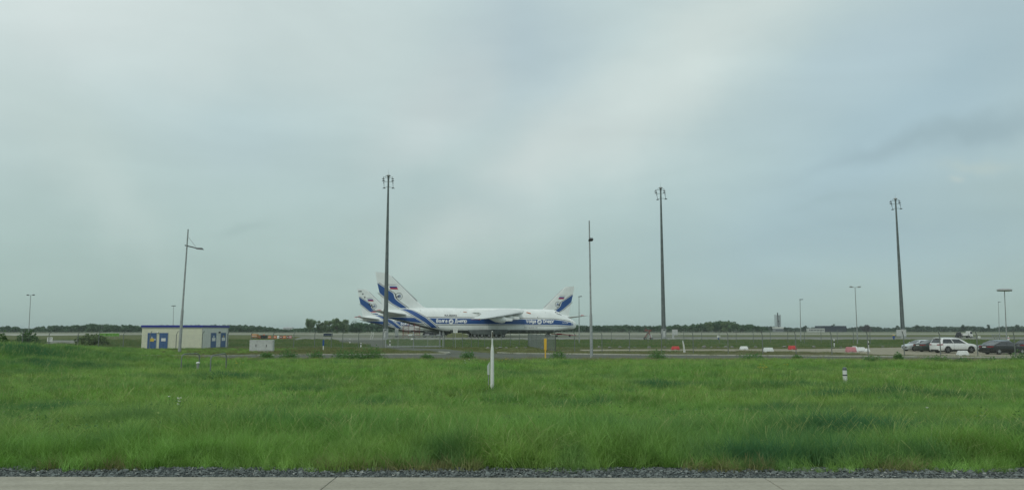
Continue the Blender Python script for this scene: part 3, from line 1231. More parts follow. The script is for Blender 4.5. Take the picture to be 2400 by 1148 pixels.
def wood(name, D0, rows, tops, px0, px1, spacing, m, leaf, seed):
    leaf *= 0.72
    r = np.random.default_rng(seed)
    xs, ys = zip(*tops)
    Cs, Ss = [], []
    for k in range(rows):
        D = D0 + k * 22
        x = (px0 - CX) / F * D
        x1 = (px1 - CX) / F * D
        while x < x1:
            px = CX + x / D * F
            y = np.interp(px, xs, ys)
            H = (HORIZON - y) / F * D + CAM_H - 0.5
            H *= r.uniform(0.84, 1.06) if k else r.uniform(0.72, 1.02)
            w = max(3.5, H * r.uniform(0.32, 0.52))
            n = int(210)
            a = r.normal(size=(n, 3))
            a /= np.linalg.norm(a, axis=1)[:, None]
            a[:, :] *= (r.random(n) ** 0.33)[:, None]
            C = np.stack([x + a[:, 0] * w, D + r.uniform(-9, 9) + a[:, 1] * w, H * (0.54 + 0.46 * a[:, 2])], 1)
            Cs.append(C)
            # undergrowth and lower skirts
            C2 = np.stack([x + r.normal(0, w * .7, 30), np.full(30, D - 5.0) + r.normal(0, 3, 30), r.random(30) * H * .45], 1)
            Cs.append(C2)
            Ss.append(np.full(n, leaf * (0.6 + H / 25)))
            Ss.append(np.full(30, leaf))
            x += spacing * r.uniform(0.6, 1.3)
    C, S = np.concatenate(Cs), np.concatenate(Ss)
    C[:, 2] += 0.5
    V, Fq = leaf_quads(C, S * r.uniform(.6, 1.4, len(S)), 0.2, 0.75, r)
    o = bpy.data.objects.new(name, np_mesh(name, V, Fq, m))
    COL.objects.link(o)
    tag(o, kind='stuff')


wood('woodland', 1050, 3, TOP_L, -260, 1800, 6.5, M_wood, 2.6, 3)
wood('woodland', 1620, 3, TOP_R, 1760, 2720, 9.0, M_wood2, 3.6, 4)


def tree(px, D, ytop, w_px, label, m, seed, trunk_frac=0.25, lumps=14, n=1500, leaf=0.9, fan=False, dense=1.9, name='broadleaf_tree'):
    b = base(px, D)
    H = (HORIZON - ytop) / F * D + CAM_H - b.z
    w = w_px / F * D / 2
    t = thing(name, label, 'tree', b, 0, 'single trees beyond the runway')
    rr = random.Random(seed)
    r = np.random.default_rng(seed)
    mb = MB()
    th = H * trunk_frac
    mb.tube([(0, 0, -.3), (0.1, 0, th), (0, .1, H * .55), (0.2, 0, H * .8)], [H * .026, H * .02, H * .012, H * .004], 8)
    Cs = []
    for k in range(lumps):
        a = rr.uniform(0, 6.28)
        if fan:
            u = rr.random() ** .6
            ang = rr.uniform(-1, 1)
            tip = Vector((w * .88 * math.sin(ang * 1.3) * u, w * .5 * math.sin(a) * u, th * .7 + (H - th * .7) * (.10 + .84 * u * math.cos(ang * .8))))
        else:
            z = rr.uniform(0.0, 0.9)
            rad = w * math.sqrt(max(0.05, 1 - (2 * z - .9) ** 2)) * rr.uniform(.3, .85)
            tip = Vector((rad * math.cos(a), rad * math.sin(a), th + (H - th) * z))
        mb.tube([(0, 0, th * .9 + rr.random() * (tip.z - th * .9) * .4), tip * .6 + Vector((0, 0, th * .3)), tip], [H * .010, H * .007, H * .003], 5)
        q = int(n * dense) // lumps
        d = r.normal(size=(q, 3))
        d /= np.linalg.norm(d, axis=1)[:, None]
        d *= (r.random(q) ** .4)[:, None]
        s = w * rr.uniform(.34, .50) if not fan else w * rr.uniform(.20, .32)
        Cs.append(np.array(tip) + d * np.array([s, s, s * (.85 if not fan else 1.25)]))
    mb.build('trunk', M_bark, t)
    C = np.concatenate(Cs)
    V, Fq = leaf_quads(C, leaf * r.uniform(.6, 1.3, len(C)), 0.2, .7, r)
    o = bpy.data.objects.new('crown', np_mesh('crown', V, Fq, m))
    COL.objects.link(o)
    o.parent = t
    return t


M_tree = leaf_mat('tree_leaf', (0.150, 0.230, 0.115), (0.200, 0.270, 0.135), None, 0.3, 0.06, False, 0.3)
M_purple = leaf_mat('copper_leaf', (0.075, 0.068, 0.072), (0.090, 0.082, 0.078), None, 0.2, 0.06, False, 0.3)
tree(726, 850, 747, 29, 'airy fan-shaped tree left of the tall thicket beyond the runway', M_tree, 11, .12, 60, 3600, .75, True)
tree(750, 860, 751, 22, 'slim tree at the left end of the tall thicket', M_tree, 12, .06, 18, 1800, .9)
tree(768, 860, 748, 24, 'second tree from the left in the tall thicket', M_tree, 13, .06, 20, 2200, .9)
tree(788, 855, 744, 26, 'tallest rounded tree of the thicket left of the aircraft tails', M_tree, 14, .06, 26, 3200, 1.0)
tree(806, 860, 748, 25, 'rounded tree at the right end of the tall thicket', M_tree, 15, .06, 20, 2400, 1.0)
tree(835, 870, 756, 40, 'broad low tree directly behind the far aircraft tail', M_wood, 16, .1, 20, 2000, 1.1)
tree(1662, 1020, 753, 18, 'left tree of the raised clump right of the middle mast', M_tree, 17, .15, 14, 1200, 1.2)
tree(1680, 1020, 752, 18, 'middle tree of the raised clump right of the middle mast', M_wood, 18, .15, 14, 1200, 1.2)
tree(1700, 1020, 751.5, 22, 'right tree of the raised clump right of the middle mast', M_tree, 19, .15, 16, 1300, 1.2)
tree(2104, 1500, 763, 10, 'small round tree standing alone left of the right mast', M_wood2, 20, .2, 12, 700, 1.6)
tree(2030, 1500, 763, 26, 'dark copper-leaved tree right of the dark hall', M_purple, 21, .1, 16, 900, 1.8)
tree(2317, 1480, 761, 10, 'single pointed tree left of the far right lamps', M_wood2, 22, .15, 10, 600, 1.6)
tree(1953, 1560, 759, 9, 'treetop showing above the roof of the dark hall', M_wood2, 23, .2, 8, 400, 1.8)
tree(2385, 1480, 761.5, 14, 'taller tree at the right edge of the far tree line', M_wood2, 24, .15, 10, 700, 1.7)
tree(2262, 1500, 762, 16, 'rounded tree above the far white-cabbed truck', M_wood2, 25, .15, 12, 800, 1.7)
tree(2150, 1500, 762.5, 16, 'broad tree just right of the right floodlight mast', M_wood2, 26, .15, 12, 800, 1.7)
tree(1886, 1500, 762, 12, 'small tree beside the far lamp left of the dark hall', M_wood2, 27, .15, 10, 600, 1.7)

# ================================================================== AIRCRAFT
M_ac = mat('aircraft_white', (0.74, 0.77, 0.75), 0.4, var=0.05, scale=0.45, spec=0.4, streak=0.9)
M_belly_shaded = mat('aircraft_shaded_belly_grey', (0.13, 0.15, 0.145), 0.55, var=0.12, scale=0.5, spec=0.3, streak=0.4)  # keel and gear fairing grey, underside shade darkened into the colour
M_acg = mat('aircraft_wing_grey', (0.60, 0.63, 0.61), 0.45, var=0.05, scale=0.5, spec=0.4)
M_blue = mat('livery_blue', (0.020, 0.075, 0.245), 0.35, var=0.05, scale=0.4, spec=0.5)
M_dblue = mat('livery_dark_line', (0.035, 0.035, 0.045), 0.4, var=0.05)
M_red = mat('livery_red', (0.42, 0.03, 0.05), 0.45, var=0.08)
M_flagblue = mat('flag_blue', (0.02, 0.045, 0.26), 0.45, var=0.03)
M_let = mat('white_lettering', (0.82, 0.83, 0.82), 0.5, var=0.02)
M_glass_dk = mat('cockpit_glass', (0.015, 0.018, 0.02), 0.12, var=0.1, spec=0.6)
M_tyre = mat('tyre_rubber', (0.022, 0.022, 0.022), 0.8, var=0.15)
M_steel = mat('grey_steel', (0.30, 0.31, 0.31), 0.5, metal=0.3, var=0.12, scale=8)
M_orange = mat('orange_cover', (0.62, 0.16, 0.04), 0.7, var=0.1)
M_edge = mat('leading_edge_metal', (0.33, 0.35, 0.35), 0.4, metal=0.3, var=0.08)

#           s     ztop  zbot  halfw  zmid
FUS = np.array([(0.0, 4.30, 4.20, 0.04, 4.25), (0.12, 4.85, 3.62, 0.62, 4.22), (0.4, 5.12, 3.15, 1.15, 4.18), (0.8, 5.38, 2.88, 1.58, 4.15), (1.5, 5.88, 2.68, 2.02, 4.1),
                (2.2, 6.28, 2.60, 2.36, 4.1), (3.7, 6.98, 2.50, 2.82, 4.1), (5.6, 7.92, 2.12, 3.18, 4.1), (6.6, 8.52, 1.88, 3.33, 4.1), (7.6, 9.02, 1.60, 3.44, 4.15), (9.0, 9.28, 1.30, 3.56, 4.2),
                (11.4, 9.38, 1.24, 3.64, 4.2), (22.5, 9.42, 1.25, 3.64, 4.2), (36, 9.50, 1.26, 3.64, 4.2), (43, 9.56, 1.38, 3.64, 4.3), (46.3, 9.56, 1.65, 3.62, 4.45), (50, 9.54, 2.5, 3.52, 4.9),
                (54.8, 9.42, 3.75, 3.22, 5.7), (58, 9.26, 4.62, 2.85, 6.2), (62, 8.95, 5.72, 2.20, 6.95), (64.3, 8.62, 6.3, 1.55, 7.2), (66, 8.1, 6.8, .85, 7.35), (66.9, 7.5, 7.2, .2, 7.35)])
NU, NL = 2.15, 3.6


def fus(s):
    return [float(np.interp(s, FUS[:, 0], FUS[:, k])) for k in (1, 2, 3, 4)]


def halfw(s, z):
    zt, zb, w, zm = fus(s)
    if z >= zm:
        q = min(1, (z - zm) / max(1e-3, zt - zm))
        return w * max(0, 1 - q ** NU) ** (1 / NU)
    q = min(1, (zm - z) / max(1e-3, zm - zb))
    return w * max(0, 1 - q ** NL) ** (1 / NL)


def fuselage(parent):
    S = sorted(set(list(FUS[:, 0]) + list(np.arange(1, 66, 1.0))))
    mb = MB()
    n = 72
    vs, fs = [], []
    for s in S:
        zt, zb, w, zm = fus(s)
        for k in range(n):
            a = 2 * math.pi * k / n
            c, d = math.cos(a), math.sin(a)
            if d >= 0:
                e = 2 / NU
                y, z = w * math.copysign(abs(c) ** e, c), zm + (zt - zm) * abs(d) ** e
            else:
                e = 2 / NL
                y, z = w * math.copysign(abs(c) ** e, c), zm - (zm - zb) * abs(d) ** e
            vs.append((-s, y, z))
    for i in range(len(S) - 1):
        for k in range(n):
            a, b = i * n + k, i * n + (k + 1) % n
            fs.append((a, b, b + n, a + n))
    fs.append(tuple(range(n)))
    fs.append(tuple((len(S) - 1) * n + k for k in range(n - 1, -1, -1)))
    # white upper body and grey keel with painted-in shade share one skin
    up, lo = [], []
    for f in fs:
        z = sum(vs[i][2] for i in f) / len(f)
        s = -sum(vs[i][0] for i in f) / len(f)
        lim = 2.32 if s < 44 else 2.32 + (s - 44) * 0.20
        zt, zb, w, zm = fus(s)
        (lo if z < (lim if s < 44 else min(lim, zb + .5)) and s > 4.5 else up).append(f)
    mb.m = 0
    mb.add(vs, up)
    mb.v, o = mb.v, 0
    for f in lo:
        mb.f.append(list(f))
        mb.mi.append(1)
    return mb.build('fuselage', [M_ac, M_belly_shaded], parent, smooth=50)


def on_side(s, z, side, off=0.03):
    """point of the fuselage skin; side -1 starboard, +1 port"""
    return (-s, side * (halfw(s, z) + off), z)


def band(parent, name, up, lo, m, side, surf=on_side, n=40, k=5, off=0.03):
    """a painted band between two poly-lines in (s, z), laid on the skin"""
    def res(L):
        L = np.array(L, float)
        d = np.r_[0, np.cumsum(np.hypot(*np.diff(L, axis=0).T))]
        t = np.linspace(0, d[-1], n + 1)
        return np.stack([np.interp(t, d, L[:, 0]), np.interp(t, d, L[:, 1])], 1)
    U, Lw = res(up), res(lo)
    mb = MB()
    vs = [surf(*(U[i] * (1 - j / k) + Lw[i] * j / k), side, off) for i in range(n + 1) for j in range(k + 1)]
    fs = []
    for i in range(n):
        for j in range(k):
            a = i * (k + 1) + j
            f = (a, a + 1, a + k + 2, a + k + 1)
            fs.append(f)
    return mb.add(vs, fs).build(name, m, parent, smooth=60)


def lettering(parent, name, body, s_left, s_right, z, m, side, surf=on_side, off=0.06, bold=0.03, shear=0.0, hscale=1.0, height=None):
    me = text_mesh(body, 1.0, m, bold, shear)
    xs = [v.co.x for v in me.vertices]
    ys = [v.co.y for v in me.vertices]
    x0, x1 = min(xs), max(xs)
    k = abs(s_right - s_left) / (x1 - x0)
    kz = k * hscale if height is None else height / (max(ys) - min(ys))
    a, b = (max(s_left, s_right), min(s_left, s_right))
    for v in me.vertices:
        u = (v.co.x - x0) * k
        s = a - u if side < 0 else b + u
        v.co = surf(s, z + v.co.y * kz, side, off)
    me.update()
    o = bpy.data.objects.new(name, me)
    COL.objects.link(o)
    o.parent = parent
    return o


def arc(cx, cy, rx, ry, a0, a1, n=10):
    return [(cx + rx * math.cos(R(a0 + (a1 - a0) * i / n)), cy + ry * math.sin(R(a0 + (a1 - a0) * i / n))) for i in range(n + 1)]


RING = arc(.29, .35, .29, .35, 0, 360, 16)
AA = [arc(.25, .22, .25, .22, 0, 360, 14), [(.50, 0), (.50, .48)] + arc(.27, .46, .23, .24, 0, 150, 6)[1:]]
EE = [[(.03, .36)] + arc(.29, .35, .29, .35, 0, 315, 12)]
PP = [[(0, -.28), (0, .7)], RING]
STROKES = {
    'В': (.62, [[(0, 0), (0, 1)], [(0, 1)] + arc(.12, .76, .40, .24, 90, -90) + [(0, .52)], [(0, .52)] + arc(.12, .26, .46, .26, 90, -90) + [(0, 0)]]),
    'о': (.60, [RING]), 'o': (.60, [RING]), 'л': (.52, [[(0, 0), (.12, .06), (.2, .7), (.5, .7), (.5, 0)]]), 'г': (.40, [[(0, 0), (0, .7), (.38, .7)]]),
    'а': (.52, AA), 'a': (.52, AA), 'Д': (.78, [[(.02, -.2), (.02, 0), (.76, 0), (.76, -.2)], [(.14, 0), (.30, 1), (.62, 1), (.62, 0)]]),
    'н': (.47, [[(0, 0), (0, .7)], [(.46, 0), (.46, .7)], [(0, .36), (.46, .36)]]), 'е': (.58, EE), 'e': (.58, EE), 'п': (.47, [[(0, 0), (0, .7), (.46, .7), (.46, 0)]]),
    'р': (.58, PP), 'p': (.58, PP), 'V': (.70, [[(0, 1), (.34, 0), (.70, 1)]]), 'l': (.06, [[(.02, 0), (.02, 1)]]),
    'g': (.56, [arc(.27, .36, .27, .34, 0, 360, 16), [(.54, .7), (.54, -.08)] + arc(.28, -.08, .26, .2, 0, -150, 7)[1:]]),
    'D': (.68, [[(0, 0), (0, 1)] + arc(.16, .5, .5, .5, 90, -90) + [(0, 0)]]), 'n': (.50, [[(0, 0), (0, .7)], arc(.24, .44, .24, .26, 180, 0, 8) + [(.48, 0)]]),
    'r': (.36, [[(0, 0), (0, .7)], arc(.28, .38, .28, .32, 180, 60, 6)]), 'А': (.66, [[(0, 0), (.33, 1), (.66, 0)], [(.12, .34), (.54, .34)]]),
    '1': (.26, [[(0, .8), (.2, 1), (.2, 0)]]), '2': (.56, [arc(.27, .73, .27, .27, 170, -35, 8) + [(0, 0), (.56, 0)]]), '4': (.58, [[(.42, 0), (.42, 1), (0, .3), (.58, .3)]]),
    '0': (.58, [arc(.28, .5, .28, .5, 0, 360, 16)]), '-': (.32, [[(0, .42), (.32, .42)]]),
}


def lettering_strokes(parent, name, body, s_left, s_right, z, m, side, surf=on_side, off=0.07, height=1.0, th=0.17, shear=0.0):
    """painted letters drawn with a broad brush: ribbons laid on the skin"""
    x, lines = 0.0, []
    for ch in body:
        w, st = STROKES[ch]
        lines += [[(x + a, b) for a, b in L] for L in st]
        x += w + .24
    total = x - .24
    k = abs(s_right - s_left) / total
    a0, b0 = max(s_left, s_right), min(s_left, s_right)
    mb = MB()
    for j, L in enumerate(lines):
        P = [(p[0] * k + shear * p[1] * height, p[1] * height) for p in L]
        t = th * height / 2
        vs = []
        for i, p in enumerate(P):
            q0, q1 = P[max(i - 1, 0)], P[min(i + 1, len(P) - 1)]
            d0 = (p[0] - q0[0], p[1] - q0[1])
            d1 = (q1[0] - p[0], q1[1] - p[1])
            l0, l1 = math.hypot(*d0) or 1, math.hypot(*d1) or 1
            n0 = (-d0[1] / l0, d0[0] / l0) if i else (-d1[1] / l1, d1[0] / l1)
            n1 = (-d1[1] / l1, d1[0] / l1) if i < len(P) - 1 else n0
            nx, ny = n0[0] + n1[0], n0[1] + n1[1]
            ln = math.hypot(nx, ny) or 1
            nx, ny = nx / ln, ny / ln
            c = max(.55, nx * n0[0] + ny * n0[1])
            for s_ in (1, -1):
                u, v = p[0] + s_ * nx * t / c, p[1] + s_ * ny * t / c
                s = a0 - u if side < 0 else b0 + u
                vs.append(surf(s, z + v, side, off + .004 * (j % 3)))
        fs = [(2 * i, 2 * i + 1, 2 * i + 3, 2 * i + 2) for i in range(len(P) - 1)]
        mb.add(vs, fs)
    return mb.build(name, m, parent, smooth=None)


def disc(parent, name, s, z, r0, r1, m, side, surf=on_side, off=0.05, n=28):
    vs, fs = [], []
    for k in range(n):
        a = 2 * math.pi * k / n
        vs.append(surf(s + r1 * math.cos(a), z + r1 * math.sin(a), side, off))
    if r0 > 0:
        for k in range(n):
            a = 2 * math.pi * k / n
            vs.append(surf(s + r0 * math.cos(a), z + r0 * math.sin(a), side, off))
        fs = [(k, (k + 1) % n, (k + 1) % n + n, k + n) for k in range(n)]
    else:
        vs.append(surf(s, z, side, off))
        fs = [(k, (k + 1) % n, n) for k in range(n)]
    return MB().add(vs, fs).build(name, m, parent, smooth=60)


FIN_LE = [(50.3, 9.40), (51.4, 9.55), (52.46, 9.95), (54.31, 11.62), (62.85, 19.74), (63.5, 20.35), (64.3, 20.72), (64.6, 20.78)]
FIN_TE = [(65.6, 8.4), (65.6, 9.34), (66.52, 14.14), (67.41, 17.7), (68.05, 20.95)]


def fin_thick(s, z):
    le = float(np.interp(z, [p[1] for p in FIN_LE], [p[0] for p in FIN_LE]))
    te = float(np.interp(z, [p[1] for p in FIN_TE], [p[0] for p in FIN_TE]))
    u = min(1, max(0.0, (s - le) / max(.1, te - le)))
    tmax = float(np.interp(z, [9, 12, 21], [0.62, 0.50, 0.20]))
    return tmax * (2.6 * math.sqrt(u) * (1 - u) if u < 1 else 0) * 0.72 + 0.02


def on_fin(s, z, side, off=0.03):
    return (-s, side * (fin_thick(s, z) + off), z)


def loft(sections, parent, name, m, smooth=45, mats=None):
    mb = MB()
    n = len(sections[0])
    vs = [p for sec in sections for p in sec]
    fs = []
    for i in range(len(sections) - 1):
        for k in range(n):
            a, b = i * n + k, i * n + (k + 1) % n
            fs.append((a, b, b + n, a + n))
    fs.append(tuple(range(n - 1, -1, -1)))
    fs.append(tuple((len(sections) - 1) * n + k for k in range(n)))
    return mb.add(vs, fs).build(name, m, parent, smooth=smooth)


US = [0, .015, .05, .12, .22, .35, .5, .65, .8, .92, 1.0]


def airfoil(le, chord, zle, tc, y, inc=0.0, camber=0.02):
    up, dn = [], []
    for u in US:
        t = 5 * tc * chord * (0.2969 * math.sqrt(u) - 0.126 * u - 0.3516 * u * u + 0.2843 * u ** 3 - 0.1015 * u ** 4)
        c = camber * chord * 4 * u * (1 - u) - inc * chord * u
        up.append((-(le + chord * u), y, zle + c + t))
        dn.append((-(le + chord * u), y, zle + c - t))
    return up + dn[::-1][1:-1]


def vertical_tail(parent):
    secs = []
    for z in (8.4, 9.41, 9.6, 9.95, 10.8, 11.62, 14, 17, 19.74, 20.4, 20.77):
        le = float(np.interp(z, [p[1] for p in FIN_LE], [p[0] for p in FIN_LE]))
        te = float(np.interp(z, [p[1] for p in FIN_TE], [p[0] for p in FIN_TE]))
        L, Rr = [], []
        for u in US:
            s = le + (te - le) * u
            zz = z + (0.22 * u if z > 20.5 else 0)
            th = fin_thick(s, z)
            L.append((-s, -th, zz))
            Rr.append((-s, th, zz))
        secs.append(L + Rr[::-1])
    loft(secs, parent, 'vertical_fin', M_ac, 50)
    mb = MB()
    for a, b, w in (((54.5, 11.75), (58.0, 15.05), .22), ((57.0, 14.1), (62.75, 19.62), .14)):
        p, q = Vector((-a[0] + .05, 0, a[1] + .03)), Vector((-b[0] + .05, 0, b[1] + .03))
        mb.tube([p, q], [w, w * .7], 6)
    mb.build('fin_leading_edge', M_edge, parent)


WY = [0.0, 3.4, 10, 20, 30, 35.0, 36.2, 36.65]
WLE = [18.4, 20.35, 24.1, 30.0, 36.3, 39.5, 40.6, 41.6]
WCH = [15.6, 14.2, 11.0, 7.7, 5.0, 3.75, 2.7, 1.5]
WZ = [8.25, 8.10, 7.6, 6.8, 5.95, 5.55, 5.50, 5.48]
WTC = [.135, .135, .125, .115, .11, .105, .09, .06]


def wing_at(y, which):
    return float(np.interp(y, WY, which))


def wing(parent, side):
    secs = [airfoil(a, c, z, t, side * y, 0.012, 0.022) for y, a, c, z, t in zip(WY, WLE, WCH, WZ, WTC)]
    if side > 0:
        secs = [s[::-1] for s in secs]
    w = loft(secs, parent, 'wing', M_acg, 40)
    # flap track fairings that ride along the trailing edge
    for y in (7.5, 12.5, 17.5, 22.0, 26.5):
        le, ch, z = wing_at(y, WLE), wing_at(y, WCH), wing_at(y, WZ)
        s0, s1 = le + ch * .60, le + ch * 1.10
        MB().tube([(-s0, side * y, z - .32), (-(s0 * .6 + s1 * .4), side * y, z - .62), (-(s0 * .25 + s1 * .75), side * y, z - .50), (-s1, side * y, z - .2)], [.06, .34, .28, .05], 8).build('flap_fairing', M_acg, parent)
    # slats: a darker gap line under the leading edge
    mb = MB()
    for ya, yb in ((4.2, 9.8), (10.2, 17.6), (18.2, 26.6), (27.2, 34.6)):
        mb.tube([(-wing_at(ya, WLE) + .02, side * ya, wing_at(ya, WZ) - .08), (-wing_at(yb, WLE) + .02, side * yb, wing_at(yb, WZ) - .06)], .12, 6)
    mb.build('leading_edge_slat', M_edge, parent)
    # red tip fairing and static wicks
    mb = MB()
    mb.tube([(-41.0, side * 36.4, 5.30), (-43.6, side * 36.5, 5.26)], [.09, .04], 6)
    mb.build('wing_tip_cover', M_red, parent)
    return w


def tailplane(parent, side):
    Y = [0.0, 1.6, 8.0, 12.6, 13.3, 13.6]
    LE = [55.2, 57.1, 62.8, 66.9, 67.9, 68.8]
    CH = [9.6, 8.6, 5.3, 3.1, 2.0, .9]
    Z = [7.05, 7.18, 7.78, 8.22, 8.26, 8.28]
    TC = [.10, .10, .09, .085, .07, .05]
    secs = [airfoil(a, c, z, t, side * y, -0.035, -0.01) for y, a, c, z, t in zip(Y, LE, CH, Z, TC)]
    if side > 0:
        secs = [s[::-1] for s in secs]
    loft(secs, parent, 'tailplane', M_acg, 40)
    MB().tube([(-66.6, side * 11.3, 8.24), (-67.2, side * 11.4, 8.42), (-67.9, side * 11.5, 8.40), (-68.6, side * 11.6, 8.30)], [.05, .20, .16, .05], 6).build('tailplane_tip_cover', M_red, parent)


PYL = [(35.0, 6.35), (34.6, 5.75), (33.2, 5.05), (31.6, 4.58), (30.6, 4.48), (29.75, 4.62), (29.6, 5.02), (27.6, 5.02), (27.35, 5.2), (27.35, 5.72), (27.7, 5.92), (29.4, 6.02), (30.3, 6.55), (30.6, 6.9), (33.0, 6.7)]


def engine_pylon(parent, side, y, ds, dz):
    """bare pylon with its rear fairing, the fan engine taken off"""
    mb = MB()
    prof = [(-(s - ds), z + dz) for s, z in PYL]
    body = [p for p in prof]
    mb.prism(body, side * y - .55, side * y + .55)
    mb.tube([(-(34.6 - ds), side * y, 5.95 + dz), (-(32.5 - ds), side * y, 5.55 + dz), (-(30.4 - ds), side * y, 5.45 + dz), (-(29.75 - ds), side * y, 5.45 + dz)], [.15, .85, .98, .92], 14)
    mb.tube([(-(29.9 - ds), side * y, 5.48 + dz), (-(27.5 - ds), side * y, 5.45 + dz)], [.48, .42], 12)
    mb.build('engine_pylon', M_ac, parent, smooth=30, bevel=.12)


def wheel_mesh(r, w, hub):
    mb = MB()
    mb.m = 0
    prof = [(-w / 2, r * .62), (-w / 2, r * .86), (-w * .36, r * .98), (0, r), (w * .36, r * .98), (w / 2, r * .86), (w / 2, r * .62)]
    n = 18
    vs, fs = [], []
    for y, rr in prof:
        for k in range(n):
            a = 2 * math.pi * k / n
            vs.append((rr * math.cos(a), y, rr * math.sin(a)))
    for i in range(len(prof) - 1):
        for k in range(n):
            a, b = i * n + k, i * n + (k + 1) % n
            fs.append((a, a + n, b + n, b))
    mb.add(vs, fs)
    mb.m = 1
    for sy in (-1, 1):
        vs = [(r * .63 * math.cos(2 * math.pi * k / n), sy * w * .40, r * .63 * math.sin(2 * math.pi * k / n)) for k in range(n)] + [(0, sy * w * .34, 0)]
        f = [(k, (k + 1) % n, n) for k in range(n)]
        mb.add(vs, f if sy < 0 else [q[::-1] for q in f])
    return mb.mesh('wheel', [M_tyre, hub], 40)


